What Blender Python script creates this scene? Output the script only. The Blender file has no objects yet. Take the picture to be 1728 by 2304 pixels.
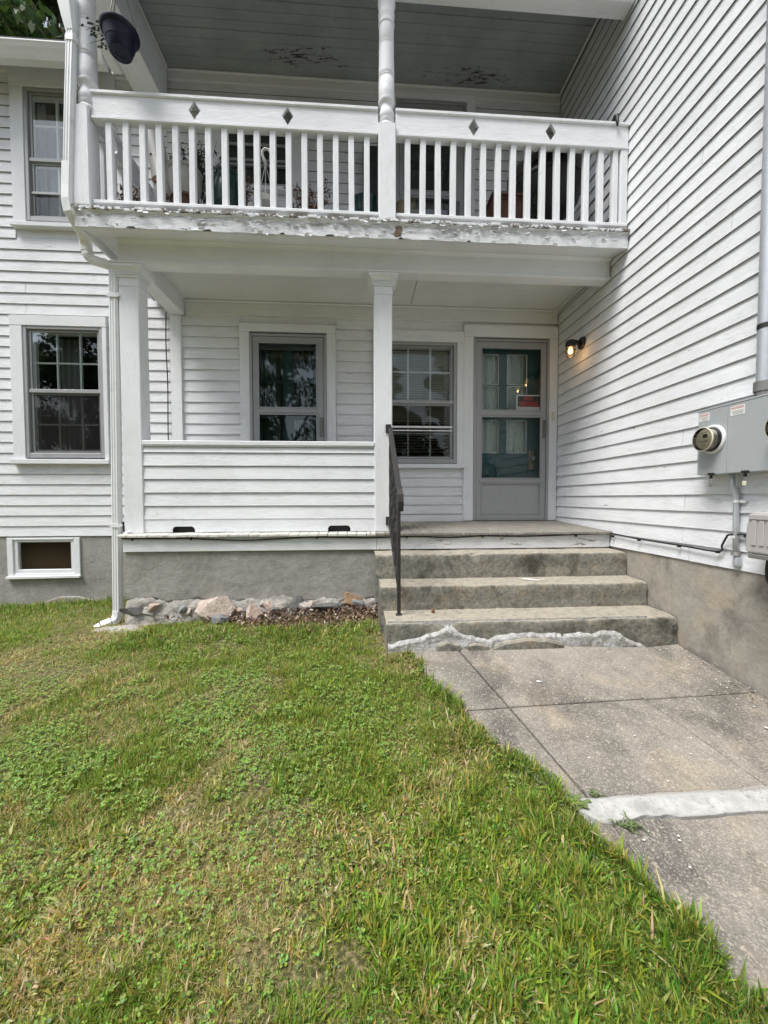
import bpy, bmesh, math, random
import numpy as np
from mathutils import Vector, Matrix, noise as mnoise
R = math.radians
random.seed(7); rng = np.random.default_rng(7)
sc = bpy.context.scene
COL = sc.collection

# ------------------------------------------------------------------ camera, sky, sun, exposure
HC = 0.257
cam = bpy.data.cameras.new('camera'); camo = bpy.data.objects.new('camera', cam); COL.objects.link(camo)
cam.sensor_fit = 'HORIZONTAL'; cam.sensor_width = 36; cam.lens = 36*880/1728
cam.clip_start = 0.02; cam.clip_end = 2000
camo.location = (0, 0, HC); camo.rotation_euler = (R(90-1.973), R(0.12), R(-3.70))
sc.camera = camo
sc.render.resolution_x = 768; sc.render.resolution_y = 1024

world = bpy.data.worlds.new('World'); sc.world = world; world.use_nodes = True
wn = world.node_tree; wn.nodes.clear()
SUN_EL, SUN_AZ = R(60), R(233)          # azimuth clockwise from +Y; the sun stands behind the camera to the left
sky = wn.nodes.new('ShaderNodeTexSky'); sky.sky_type = 'NISHITA'; sky.sun_disc = False
sky.sun_elevation = SUN_EL; sky.sun_rotation = SUN_AZ
sky.air_density = 1.0; sky.dust_density = 1.6; sky.ozone_density = 1.0
hs = wn.nodes.new('ShaderNodeHueSaturation'); hs.inputs['Saturation'].default_value = 0.50   # overcast: the blue is veiled
bg = wn.nodes.new('ShaderNodeBackground'); bg.inputs['Strength'].default_value = 0.078
wo = wn.nodes.new('ShaderNodeOutputWorld')
wn.links.new(sky.outputs[0], hs.inputs['Color']); wn.links.new(hs.outputs[0], bg.inputs[0]); wn.links.new(bg.outputs[0], wo.inputs[0])

sun = bpy.data.lights.new('sun', 'SUN'); sun.energy = 1.5; sun.angle = R(24); sun.color = (1, .975, .94)
suno = bpy.data.objects.new('sun', sun); COL.objects.link(suno)
sd = Vector((math.sin(SUN_AZ)*math.cos(SUN_EL), math.cos(SUN_AZ)*math.cos(SUN_EL), math.sin(SUN_EL)))
suno.rotation_euler = sd.to_track_quat('Z', 'Y').to_euler(); suno.location = sd*30
vs = sc.view_settings; vs.view_transform = 'Standard'; vs.look = 'None'; vs.gamma = 1; vs.use_curve_mapping = False
vs.exposure = 1.54

# ------------------------------------------------------------------ materials
class NT:
    def __init__(s, name):
        m = bpy.data.materials.new(name); m.use_nodes = True
        s.m = m; s.t = m.node_tree; s.t.nodes.clear()
        s.out = s.n('ShaderNodeOutputMaterial'); s.geo = s.n('ShaderNodeNewGeometry')
        s.pos = s.geo.outputs['Position']
    def n(s, ty, **kw):
        x = s.t.nodes.new(ty)
        for k, v in kw.items(): setattr(x, k, v)
        return x
    def lk(s, a, b): s.t.links.new(a, b)
    def setin(s, node, i, v):
        if hasattr(v, 'is_output'): s.lk(v, node.inputs[i])
        else: node.inputs[i].default_value = v
    def scale(s, v, sx, sy=None, sz=None):
        m = s.n('ShaderNodeVectorMath', operation='MULTIPLY'); s.lk(v, m.inputs[0])
        m.inputs[1].default_value = (sx, sx if sy is None else sy, sx if sz is None else sz); return m.outputs[0]
    def noise(s, v, scale, detail=4, rough=.55, dist=0.0):
        x = s.n('ShaderNodeTexNoise'); s.lk(v, x.inputs['Vector']); x.inputs['Scale'].default_value = scale
        x.inputs['Detail'].default_value = detail; x.inputs['Roughness'].default_value = rough
        x.inputs['Distortion'].default_value = dist; return x.outputs['Fac']
    def voro(s, v, scale, feature='F1', rand=1.0, out='Distance'):
        x = s.n('ShaderNodeTexVoronoi'); x.feature = feature; s.lk(v, x.inputs['Vector']); x.inputs['Scale'].default_value = scale
        x.inputs['Randomness'].default_value = rand; return x.outputs[out]
    def ramp(s, f, a, b, va=0.0, vb=1.0):
        x = s.n('ShaderNodeMapRange'); x.clamp = True; s.lk(f, x.inputs[0])
        for i, v in enumerate((a, b, va, vb)): x.inputs[i+1].default_value = v
        return x.outputs[0]
    def mix(s, f, a, b):
        x = s.n('ShaderNodeMix', data_type='RGBA'); s.setin(x, 0, f)
        for i, v in ((6, a), (7, b)):
            if hasattr(v, 'is_output'): s.lk(v, x.inputs[i])
            else: x.inputs[i].default_value = (*v, 1) if len(v) == 3 else v
        return x.outputs[2]
    def math(s, op, a, b=0.0):
        x = s.n('ShaderNodeMath', operation=op); s.setin(x, 0, a); s.setin(x, 1, b); return x.outputs[0]
    def bump(s, h, strength=.3, dist=.01):
        x = s.n('ShaderNodeBump'); s.lk(h, x.inputs['Height']); x.inputs['Strength'].default_value = strength
        x.inputs['Distance'].default_value = dist; return x.outputs[0]
    def done(s, color, rough=.6, metal=0.0, normal=None, spec=None):
        p = s.n('ShaderNodeBsdfPrincipled'); s.p = p
        if hasattr(color, 'is_output'): s.lk(color, p.inputs['Base Color'])
        else: p.inputs['Base Color'].default_value = (*color, 1)
        s.setin(p, 'Roughness', rough); p.inputs['Metallic'].default_value = metal
        if normal is not None: s.lk(normal, p.inputs['Normal'])
        if spec is not None: p.inputs['Specular IOR Level'].default_value = spec
        s.lk(p.outputs[0], s.out.inputs[0]); return s.m

def paint(name, base=(.775, .79, .81), grime=.35, peel=.0, axis='X', crack=.5, wood=(.16, .145, .125), dirt=(.40, .40, .36)):
    """old white house paint: chalky, grimy in streaks, cracked along the grain, flaked to bare wood where peel > 0"""
    t = NT(name)
    st = {'X': (1, 6, 6), 'Y': (6, 1, 6), 'Z': (6, 6, 1)}[axis]
    v = t.scale(t.pos, *st)
    big = t.noise(t.pos, 1.3, 5, .6); fine = t.noise(v, 5.5, 6, .65, .3); speck = t.noise(t.pos, 55, 3, .6)
    c = t.mix(t.ramp(big, .35, .72), base, tuple(b*.90 for b in base))
    c = t.mix(t.math('MULTIPLY', t.ramp(fine, .48, .78), grime), c, dirt)
    c = t.mix(t.math('MULTIPLY', t.ramp(speck, .62, .75), grime*.6), c, dirt)
    pl = t.noise(v, 3.2, 7, .72, .5)
    h = t.noise(v, 14, 6, .7, .4)
    cr = t.noise(v, 8.0, 8, .75, .9)
    ln = t.math('ABSOLUTE', t.math('SUBTRACT', cr, .5))
    line = t.ramp(ln, .0, .014 if crack < 1.5 else .03, 1, 0)
    gate = t.ramp(t.noise(t.pos, 2.6, 3), .47, .62)
    c = t.mix(t.math('MULTIPLY', t.math('MULTIPLY', line, gate), min(.9, .55*crack)), c, (.20, .19, .17))
    if peel > 0:
        m = t.ramp(pl, .72-.30*peel, .735-.30*peel)
        wn_ = t.noise(t.scale(v, 1.0, 1.0, 1.0), 12, 4, .6)
        c = t.mix(m, c, t.mix(wn_, tuple(w*.55 for w in wood), tuple(w*1.6 for w in wood)))
        h = t.math('ADD', h, t.math('MULTIPLY', m, -1.2))
    h = t.math('ADD', h, t.math('MULTIPLY', line, -.35*crack))
    return t.done(c, t.ramp(fine, .3, .7, .5, .72), 0, t.bump(h, .55, .007), .35)

M = {}
M['siding'] = paint('siding_paint', grime=.30, peel=.13, crack=.7)
M['siding_side'] = paint('siding_paint_side', grime=.30, peel=.17, axis='Y', crack=.8)
M['lap_shade'] = paint('lap_shade', base=(.22, .22, .21), grime=.5, crack=.2, dirt=(.07, .07, .065))  # dark tone paints the shadow line under each lap, streaked with grime
M['trim'] = paint('trim_paint', grime=.16, peel=.04, crack=.4)
M['trim_v'] = paint('trim_paint_upright', grime=.14, peel=.06, axis='Z', crack=.35)
M['trim_y'] = paint('trim_paint_deep', grime=.18, peel=.05, axis='Y', crack=.3)
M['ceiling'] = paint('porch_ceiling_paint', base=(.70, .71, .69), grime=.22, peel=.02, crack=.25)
M['peeling'] = paint('peeling_fascia_paint', grime=.25, peel=.33, crack=2.0, wood=(.34, .32, .28))
M['skirt'] = paint('skirt_paint', grime=.3, peel=.40, crack=.9, wood=(.24, .21, .17))
M['porchend'] = paint('porch_board_end_paint', base=(.66, .655, .60), grime=.6, peel=.35, axis='Y', crack=.8, wood=(.25, .22, .18))
M['deckend'] = paint('balcony_board_paint', grime=.5, peel=.66, axis='Y', crack=1.0, wood=(.12, .095, .075))

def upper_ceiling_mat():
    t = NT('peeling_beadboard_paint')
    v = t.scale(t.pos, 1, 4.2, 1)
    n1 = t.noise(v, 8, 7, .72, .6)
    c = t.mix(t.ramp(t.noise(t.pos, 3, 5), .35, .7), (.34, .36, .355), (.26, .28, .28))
    # bare patches: two worn areas on the boards
    def spot(p, r):
        d = t.n('ShaderNodeVectorMath', operation='DISTANCE'); t.lk(t.scale(t.pos, 1, 4.5, 0), d.inputs[0])
        d.inputs[1].default_value = (p[0], p[1]*4.5, 0); return t.ramp(d.outputs['Value'], r*.2, r, .135, 0)
    s = t.math('MAXIMUM', spot((-.60, 4.21), .75), spot((1.24, 4.29), .8))
    m = t.ramp(t.math('ADD', n1, s), .664, .677)
    c = t.mix(m, c, t.mix(t.noise(v, 22, 3), (.012, .011, .012), (.075, .055, .05)))
    ln = t.ramp(t.math('ABSOLUTE', t.math('SUBTRACT', t.noise(v, 9, 6, .7, .7), .5)), 0, .012, 1, 0)
    c = t.mix(t.math('MULTIPLY', ln, t.ramp(n1, .5, .66, 0, .55)), c, (.55, .56, .55))
    return t.done(c, .75, 0, t.bump(t.math('SUBTRACT', n1, t.math('MULTIPLY', m, .8)), .5, .006), .2)
M['upper_ceiling'] = upper_ceiling_mat()

def concrete(name, a, b, speck=.0, stain=(.09, .085, .075), stain_amt=.6, scale=1.0, bumpd=.006, warm=None, tread=None, grain=.6):
    t = NT(name)
    n1 = t.noise(t.pos, 2.2*scale, 6, .62); n2 = t.noise(t.pos, 9*scale, 6, .65, .3); n3 = t.noise(t.pos, 120, 3, .6)
    c = t.mix(t.ramp(n2, .3, .72), a, b)
    if warm: c = t.mix(t.ramp(t.noise(t.pos, 3.3*scale, 5), .52, .68, 0, .8), c, warm)
    c = t.mix(t.ramp(t.noise(t.scale(t.pos, 1, 1, .8), 1.7*scale, 7, .66, .6), .50, .66, 0, stain_amt), c, stain)
    h = t.math('ADD', t.math('MULTIPLY', n2, .8), t.math('MULTIPLY', n3, .35))
    if speck > 0:                                          # damp black stains gathered along the old joint and by the wall
        sx = t.n('ShaderNodeSeparateXYZ'); t.lk(t.pos, sx.inputs[0])
        jl = t.math('ABSOLUTE', t.math('SUBTRACT', t.math('ADD', sx.outputs[0], t.math('MULTIPLY', sx.outputs[1], .197)), 1.165))
        wl_ = t.ramp(sx.outputs[0], 1.55, 2.2, 0, .16)
        mk = t.math('ADD', t.math('MAXIMUM', t.ramp(jl, 0, .42, .17, 0), wl_), t.noise(t.scale(t.pos, 1, .6, 1), 3.1, 7, .68, .7))
        c = t.mix(t.ramp(mk, .51, .78, 0, .82), c, (.065, .061, .055))
        cell = t.voro(t.pos, 230, out='Color'); sep = t.n('ShaderNodeSeparateColor'); t.lk(cell, sep.inputs[0])
        c = t.mix(t.ramp(sep.outputs[0], .60, .92, 0, speck), c, tuple(min(1, x*1.9) for x in b))
        c = t.mix(t.ramp(sep.outputs[1], .70, .97, 0, speck), c, tuple(x*.30 for x in a))
        cell2 = t.voro(t.pos, 95, out='Color'); sep2 = t.n('ShaderNodeSeparateColor'); t.lk(cell2, sep2.inputs[0])
        c = t.mix(t.ramp(sep2.outputs[2], .93, .97, 0, speck), c, (.55, .48, .38))
        h = t.math('ADD', h, t.math('MULTIPLY', t.voro(t.pos, 230), .6))
    else:
        n4 = t.noise(t.pos, 38, 6, .72, .4)
        c = t.mix(t.ramp(n3, .35, .7, 0, .3), c, tuple(x*.6 for x in a)); c = t.mix(t.ramp(n4, .50, .64, 0, grain), c, tuple(x*.42 for x in a)); c = t.mix(t.ramp(n4, .36, .46, .35*grain/.6, 0), c, tuple(min(1, x*1.35) for x in b)); h = t.math('ADD', h, t.math('MULTIPLY', n4, .5))
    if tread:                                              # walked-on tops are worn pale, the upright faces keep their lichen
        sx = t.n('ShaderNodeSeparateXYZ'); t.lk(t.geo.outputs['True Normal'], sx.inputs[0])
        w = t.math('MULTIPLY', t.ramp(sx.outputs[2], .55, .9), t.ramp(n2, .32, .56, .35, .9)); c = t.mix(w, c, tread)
    return t.done(c, .88, 0, t.bump(h, .5, bumpd), .25)
M['foundation'] = concrete('stucco_foundation', (.30, .29, .265), (.39, .38, .35), stain=(.21, .20, .175), stain_amt=.6, scale=1.3, bumpd=.02, grain=.18)
M['foundation_side'] = concrete('stucco_side_foundation', (.30, .275, .235), (.41, .385, .335), stain=(.12, .11, .10), stain_amt=.8, scale=1.2, bumpd=.01, warm=(.42, .36, .27), grain=.2)
M['mortar'] = concrete('crumbled_mortar', (.33, .31, .28), (.50, .48, .44), stain=(.24, .19, .12), stain_amt=.45, scale=3, bumpd=.03, grain=.45)
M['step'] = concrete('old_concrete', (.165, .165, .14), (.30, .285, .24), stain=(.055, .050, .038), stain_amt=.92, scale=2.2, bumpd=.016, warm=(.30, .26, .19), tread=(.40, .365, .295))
M['walk'] = concrete('aggregate_concrete', (.22, .20, .17), (.31, .285, .245), speck=.36, stain=(.08, .075, .068), stain_amt=.6, scale=.8, bumpd=.003, warm=(.38, .32, .235))
def patch_mat():
    t = NT('pale_patch_cement'); n = t.noise(t.pos, 14, 6, .7, .5); n2 = t.noise(t.pos, 70, 5, .65); n3 = t.noise(t.pos, 5, 5, .6)
    c = t.mix(t.ramp(n, .35, .65), (.34, .34, .325), (.53, .53, .515)); c = t.mix(t.ramp(n2, .55, .72, 0, .5), c, (.28, .27, .25))
    sx = t.n('ShaderNodeSeparateXYZ'); t.lk(t.pos, sx.inputs[0])
    d = t.math('ABSOLUTE', t.math('SUBTRACT', sx.outputs[1], 1.409))
    e = t.ramp(t.math('ADD', d, t.math('MULTIPLY', t.math('SUBTRACT', n, .5), .05)), .040, .052)
    c = t.mix(t.math('MULTIPLY', e, .8), c, (.30, .28, .25)); ln = t.ramp(t.math('ABSOLUTE', t.math('SUBTRACT', n3, .5)), 0, .006, 1, 0)
    c = t.mix(t.math('MULTIPLY', ln, .7), c, (.16, .15, .14))
    return t.done(c, .9, 0, t.bump(t.math('ADD', n, n2), .5, .008), .2)
M['patchc'] = patch_mat()
M['plaster'] = concrete('white_plaster_repair', (.40, .395, .38), (.60, .60, .59), stain=(.24, .23, .20), stain_amt=.85, scale=6, bumpd=.03, warm=(.50, .48, .44))

def simple(name, col, rough=.5, metal=0.0, var=.18, scale=18, bump=.12, spec=None, second=None, thr=(.55, .68)):
    t = NT(name); n1 = t.noise(t.pos, scale, 5, .6); n2 = t.noise(t.pos, scale*6, 3, .6)
    c = t.mix(n1, tuple(x*(1-var) for x in col), tuple(min(1, x*(1+var)) for x in col))
    if second: c = t.mix(t.ramp(t.noise(t.pos, scale*.9, 6, .7, .4), *thr), c, second)
    return t.done(c, t.ramp(n1, .3, .7, max(.05, rough-.08), min(1, rough+.1)), metal, t.bump(n2, bump, .003), spec)
M['alu'] = simple('weathered_aluminium', (.34, .345, .35), .5, .25, .16, 9)
M['alu_dk'] = simple('shaded_aluminium_channel', (.20, .20, .205), .5, .3, .12, 14)
M['white_metal'] = simple('white_enamel_metal', (.74, .75, .75), .38, 0, .05, 9, .06, second=(.52, .52, .50), thr=(.6, .75))
M['muntin'] = simple('muntin_paint', (.80, .81, .80), .5, 0, .08)
M['iron'] = simple('black_wrought_iron', (.035, .034, .034), .45, .2, .4, 30, .5, second=(.10, .045, .03), thr=(.6, .7))
M['rubber'] = simple('black_cable_rubber', (.018, .018, .019), .5)
M['black'] = simple('matt_black', (.012, .012, .013), .55)
M['dark_room'] = simple('dark_interior', (.035, .036, .038), .9, bump=0)
M['teal'] = simple('teal_door_paint', (.007, .075, .09), .5, 0, .12, 5)
M['teal_dk'] = simple('deep_green_door_paint', (.005, .040, .040), .5, 0, .12, 5)
M['curtain'] = simple('white_net_curtain', (.80, .79, .78), .9, 0, .06, 40)
M['curtain_dim'] = simple('grey_curtain', (.24, .24, .25), .9, 0, .1, 30)
M['curtain_dk'] = simple('dark_curtain', (.07, .075, .075), .9, 0, .1, 30)
M['blind'] = simple('dull_blind_slat', (.46, .45, .40), .7, 0, .1, 20)
M['deck'] = simple('weathered_deck_wood', (.22, .205, .175), .85, 0, .35, 9, .5, second=(.40, .39, .37), thr=(.60, .66))
M['cabinet'] = simple('grey_enamel_cabinet', (.40, .425, .435), .42, .15, .05, 40, .1)
M['conduit'] = simple('galvanised_conduit', (.50, .53, .56), .40, .45, .08, 30)
M['box_plastic'] = simple('grey_plastic', (.40, .38, .37), .55, 0, .06, 30)
M['dull_metal'] = simple('dull_collar_metal', (.21, .21, .20), .55, .4, .15, 40)
M['cream'] = simple('cream_plastic', (.62, .58, .42), .5, 0, .06)
M['pot_blue'] = simple('dark_plastic_pot', (.006, .009, .024), .45, 0, .3, 12, .2, second=(.03, .028, .03), thr=(.64, .76), spec=.25)
M['green_glaze'] = simple('dark_green_glaze', (.006, .038, .034), .25, 0, .25, 12)
M['white_glaze'] = simple('dull_white_pot', (.46, .45, .42), .4, 0, .15, 14, .3, second=(.22, .18, .13), thr=(.6, .72))
M['terracotta'] = simple('terracotta', (.085, .032, .02), .7, 0, .2, 14)
M['wicker'] = simple('straw_wicker', (.24, .21, .13), .75, 0, .4, 60, .8)
M['dry_leaf'] = simple('dry_brown_leaves', (.16, .075, .04), .8, 0, .5, 40)
M['green_leaf'] = simple('dark_leaves', (.022, .032, .016), .6, 0, .5, 30)
M['bag'] = simple('grey_white_plastic_sheet', (.50, .50, .48), .5, 0, .2, 20)
M['sign_white'] = simple('sign_white', (.75, .74, .71), .45, 0, .03)
M['sign_black'] = simple('sign_black', (.015, .015, .017), .4, 0, .05)
M['sign_red'] = simple('sign_red', (.72, .012, .035), .4, 0, .05)
M['label_red'] = simple('label_red', (.56, .36, .34), .5, 0, .05)
M['label_grey'] = simple('label_grey', (.45, .45, .45), .5, 0, .05)
M['dial'] = simple('meter_dial_cream', (.62, .58, .44), .5, 0, .05)
M['brass'] = simple('old_brass', (.30, .22, .11), .35, .8, .2)
M['shingle'] = simple('asphalt_shingle', (.07, .07, .072), .9, 0, .35, 30, .6)
M['rust_wood'] = simple('brown_board', (.060, .022, .006), .7, 0, .3, 8)
M['rot_wood'] = simple('rotten_wood', (.17, .12, .08), .9, 0, .5, 50, .8, second=(.06, .04, .03), thr=(.5, .6))
M['bark'] = simple('tree_bark', (.07, .055, .04), .9, 0, .3, 6, .8)
def screen_mat():
    t = NT('insect_screen'); d = t.n('ShaderNodeBsdfDiffuse'); d.inputs[0].default_value = (.045, .045, .045, 1)
    tr = t.n('ShaderNodeBsdfTransparent'); mx = t.n('ShaderNodeMixShader'); mx.inputs[0].default_value = .18
    t.lk(tr.outputs[0], mx.inputs[1]); t.lk(d.outputs[0], mx.inputs[2]); t.lk(mx.outputs[0], t.out.inputs[0]); return t.m
M['fabric_wick'] = screen_mat()

def rock_mat(name, a, b, c3):
    t = NT(name); n = t.noise(t.pos, 16, 7, .7, .6); n2 = t.noise(t.pos, 45, 5, .6)
    c = t.mix(t.ramp(n, .35, .65), a, b); c = t.mix(t.ramp(n2, .60, .70), c, c3)
    return t.done(c, .85, 0, t.bump(n2, .7, .012), .2)
M['rock_pink'] = rock_mat('pinkish_stone', (.42, .33, .27), (.58, .50, .44), (.25, .18, .14))
M['rock_red'] = rock_mat('reddish_stone', (.36, .25, .20), (.55, .46, .40), (.22, .13, .10))
M['rock_grey'] = rock_mat('blue_grey_stone', (.14, .15, .155), (.27, .28, .28), (.36, .36, .34))
M['rock_dark'] = rock_mat('dark_stone', (.075, .075, .075), (.17, .17, .165), (.25, .25, .24))
M['rock_brown'] = rock_mat('rusty_brown_stone', (.20, .125, .07), (.31, .22, .14), (.33, .30, .25))

def glass_mat(name='window_glass', tint=(.93, .96, .95), boost=1.0):
    t = NT(name); fr = t.n('ShaderNodeFresnel'); fr.inputs[0].default_value = 1.52
    b = t.bump(t.noise(t.pos, 2.2, 2, .4), .05, .02); t.lk(b, fr.inputs['Normal'])
    tr = t.n('ShaderNodeBsdfTransparent'); tr.inputs[0].default_value = (*tint, 1)
    gl = t.n('ShaderNodeBsdfGlossy'); gl.inputs['Roughness'].default_value = .012; t.lk(b, gl.inputs['Normal'])
    mx = t.n('ShaderNodeMixShader'); t.lk(t.math('MULTIPLY', fr.outputs[0], boost), mx.inputs[0])
    t.lk(tr.outputs[0], mx.inputs[1]); t.lk(gl.outputs[0], mx.inputs[2]); t.lk(mx.outputs[0], t.out.inputs[0]); return t.m
M['glass'] = glass_mat(boost=.80)
M['glass_door'] = glass_mat('storm_door_glass', (.90, .93, .92), .5)
M['glass_dim'] = glass_mat('old_window_glass', (.90, .92, .91), .28)
M['glass_dusty'] = glass_mat('dusty_glass', (.74, .75, .73), .8)
M['jar'] = glass_mat('clear_lamp_glass', (.95, .93, .88), 1.0)

def emit(name, col, s):
    t = NT(name); e = t.n('ShaderNodeEmission'); e.inputs[0].default_value = (*col, 1); e.inputs[1].default_value = s
    t.lk(e.outputs[0], t.out.inputs[0]); return t.m
M['bulb'] = emit('lit_bulb', (1, .58, .20), 1.9)

def leafy(name, rough=.5, trans=.32):
    t = NT(name); a = t.n('ShaderNodeAttribute'); a.attribute_name = 'col'
    p = t.n('ShaderNodeBsdfPrincipled'); t.lk(a.outputs['Color'], p.inputs['Base Color']); p.inputs['Roughness'].default_value = rough
    p.inputs['Specular IOR Level'].default_value = .3
    tl = t.n('ShaderNodeBsdfTranslucent'); t.lk(a.outputs['Color'], tl.inputs[0])
    mx = t.n('ShaderNodeMixShader'); mx.inputs[0].default_value = trans
    t.lk(p.outputs[0], mx.inputs[1]); t.lk(tl.outputs[0], mx.inputs[2]); t.lk(mx.outputs[0], t.out.inputs[0]); return t.m
M['grass'] = leafy('grass_blades'); M['foliage'] = leafy('tree_leaves', .5, .3); M['litter'] = leafy('dead_leaves', .8, .1)

def soil_mat():
    t = NT('lawn_soil'); n = t.noise(t.pos, 6, 7, .7); n2 = t.noise(t.pos, 60, 5, .7)
    c = t.mix(t.ramp(n, .35, .65), (.10, .09, .042), (.07, .085, .025)); c = t.mix(t.ramp(n2, .44, .62), c, (.33, .28, .14))
    return t.done(c, .95, 0, t.bump(n2, .9, .02), .1)
M['soil'] = soil_mat()

# ------------------------------------------------------------------ mesh helpers
class MB:
    def __init__(s): s.v = []; s.f = []
    def add(s, vs_, fs):
        o = len(s.v); s.v += [tuple(p) for p in vs_]; s.f += [tuple(i+o for i in q) for q in fs]; return s
    def box(s, x0, x1, y0, y1, z0, z1, mat=None):
        p = [(x0,y0,z0),(x1,y0,z0),(x1,y1,z0),(x0,y1,z0),(x0,y0,z1),(x1,y0,z1),(x1,y1,z1),(x0,y1,z1)]
        if mat is not None: p = [tuple(mat @ Vector(q)) for q in p]
        return s.add(p, [(3,2,1,0),(4,5,6,7),(0,1,5,4),(1,2,6,5),(2,3,7,6),(3,0,4,7)])
    def prism(s, poly, a, b, axis='Y'):
        """poly in the plane across `axis`, extruded from a to b"""
        mk = {'X': lambda p, t: (t, p[0], p[1]), 'Y': lambda p, t: (p[0], t, p[1]), 'Z': lambda p, t: (p[0], p[1], t)}[axis]
        n = len(poly); vs_ = [mk(p, a) for p in poly]+[mk(p, b) for p in poly]
        return s.add(vs_, [tuple(range(n-1, -1, -1)), tuple(range(n, 2*n))]+[(i, (i+1) % n, n+(i+1) % n, n+i) for i in range(n)])
    def tube(s, path, r, n=10, cap=True, sy=1.0):
        P = [Vector(p) for p in path]; rr = r if isinstance(r, (list, tuple)) else [r]*len(P)
        t0 = (P[1]-P[0]).normalized(); up = Vector((0, 0, 1)) if abs(t0.z) < .9 else Vector((0, 1, 0))
        N = t0.cross(up).normalized(); rings = []; o = len(s.v)
        for i, p in enumerate(P):
            t = ((P[i+1]-P[i]).normalized() if i < len(P)-1 else Vector()) + ((P[i]-P[i-1]).normalized() if i > 0 else Vector())
            t.normalize(); N = (N - t*N.dot(t)).normalized(); B = t.cross(N)
            for k in range(n):
                a = 2*math.pi*k/n; s.v.append(tuple(p + N*math.cos(a)*rr[i] + B*math.sin(a)*rr[i]*sy))
        for i in range(len(P)-1):
            for k in range(n):
                a, b = o+i*n+k, o+i*n+(k+1) % n; s.f.append((a, b, b+n, a+n))
        if cap:
            s.f.append(tuple(o+k for k in range(n-1, -1, -1))); e = o+(len(P)-1)*n; s.f.append(tuple(e+k for k in range(n)))
        return s
    def rect_sweep(s, path, w, d, cham=.25, ups=None):
        """rounded-rectangle section (w across, d deep) swept along a path; section axes stay near world X/Y"""
        sec = []
        c = cham*min(w, d)
        for (x, y) in ((w/2-c, d/2), (-w/2+c, d/2), (-w/2, d/2-c), (-w/2, -d/2+c), (-w/2+c, -d/2), (w/2-c, -d/2), (w/2, -d/2+c), (w/2, d/2-c)): sec.append((x, y))
        P = [Vector(p) for p in path]; o = len(s.v); n = len(sec)
        for i, p in enumerate(P):
            t = ((P[i+1]-P[i]).normalized() if i < len(P)-1 else Vector()) + ((P[i]-P[i-1]).normalized() if i > 0 else Vector()); t.normalize()
            ax = Vector((1, 0, 0)) if abs(t.x) < .8 else Vector((0, 0, 1))
            ax = (ax - t*ax.dot(t)).normalized(); ay = t.cross(ax)
            ww = 1 if not ups else ups[i]
            for (x, y) in sec: s.v.append(tuple(p+ax*x*ww+ay*y*ww))
        for i in range(len(P)-1):
            for k in range(n):
                a, b = o+i*n+k, o+i*n+(k+1) % n; s.f.append((a, b, b+n, a+n))
        s.f.append(tuple(o+k for k in range(n-1, -1, -1))); e = o+(len(P)-1)*n; s.f.append(tuple(e+k for k in range(n)))
        return s
    def lathe(s, prof, c=(0, 0, 0), n=28, mat=None, cap=True):
        o = len(s.v); c = Vector(c)
        for r, z in prof:
            for k in range(n):
                a = 2*math.pi*k/n; p = Vector((r*math.cos(a), r*math.sin(a), z))
                if mat is not None: p = mat @ p
                s.v.append(tuple(p+c))
        m = len(prof)
        for i in range(m-1):
            for k in range(n):
                a, b = o+i*n+k, o+i*n+(k+1) % n; s.f.append((a, b, b+n, a+n))
        if cap and prof[0][0] > 1e-4: s.f.append(tuple(o+k for k in range(n-1, -1, -1)))
        if cap and prof[-1][0] > 1e-4: s.f.append(tuple(o+(m-1)*n+k for k in range(n)))
        return s

def link(name, me, mat, parent=None, smooth=False):
    o = bpy.data.objects.new(name, me); COL.objects.link(o)
    if mat is not None and not me.materials: me.materials.append(mat)
    if parent is not None: o.parent = parent
    if smooth:
        me.polygons.foreach_set('use_smooth', [True]*len(me.polygons))
    return o
def obj(name, mb, mat, parent=None, smooth=False, bevel=0.0, seg=1, angle=None):
    me = bpy.data.meshes.new(name); me.from_pydata(mb.v, [], mb.f); me.update()
    bm = bmesh.new(); bm.from_mesh(me); bmesh.ops.recalc_face_normals(bm, faces=bm.faces)
    if bevel > 0:
        es = [e for e in bm.edges if len(e.link_faces) == 2 and e.calc_face_angle(0) > .6]
        bmesh.ops.bevel(bm, geom=es, offset=bevel, segments=seg, affect='EDGES', profile=.5, clamp_overlap=True)
    bm.to_mesh(me); bm.free()
    o = link(name, me, M[mat] if isinstance(mat, str) else mat, parent, smooth)
    if smooth and angle:
        me.set_sharp_from_angle(angle=angle)
    return o
def box(name, mat, parent, *d, bevel=.003): return obj(name, MB().box(*d), mat, parent, bevel=bevel)
def tag(o, label=None, cat=None, group=None, kind=None):
    for k, v in (('label', label), ('category', cat), ('group', group), ('kind', kind)):
        if v: o[k] = v
    return o
def thing(name, label, cat, group=None, loc=(0, 0, 0)):
    o = bpy.data.objects.new(name, None); COL.objects.link(o); o.empty_display_size = .2
    return tag(o, label, cat, group)
def holder(name, parent):
    o = bpy.data.objects.new(name, None); COL.objects.link(o); o.parent = parent; return o
def rects_minus(x0, x1, z0, z1, holes):
    xs = sorted({x0, x1, *[min(max(h[i], x0), x1) for h in holes for i in (0, 1)]})
    zs = sorted({z0, z1, *[min(max(h[i], z0), z1) for h in holes for i in (2, 3)]})
    out = []
    for a, b in zip(xs, xs[1:]):
        for c, d in zip(zs, zs[1:]):
            mx, mz = (a+b)/2, (c+d)/2
            if not any(h[0] < mx < h[1] and h[2] < mz < h[3] for h in holes): out.append((a, b, c, d))
    return out
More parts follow.
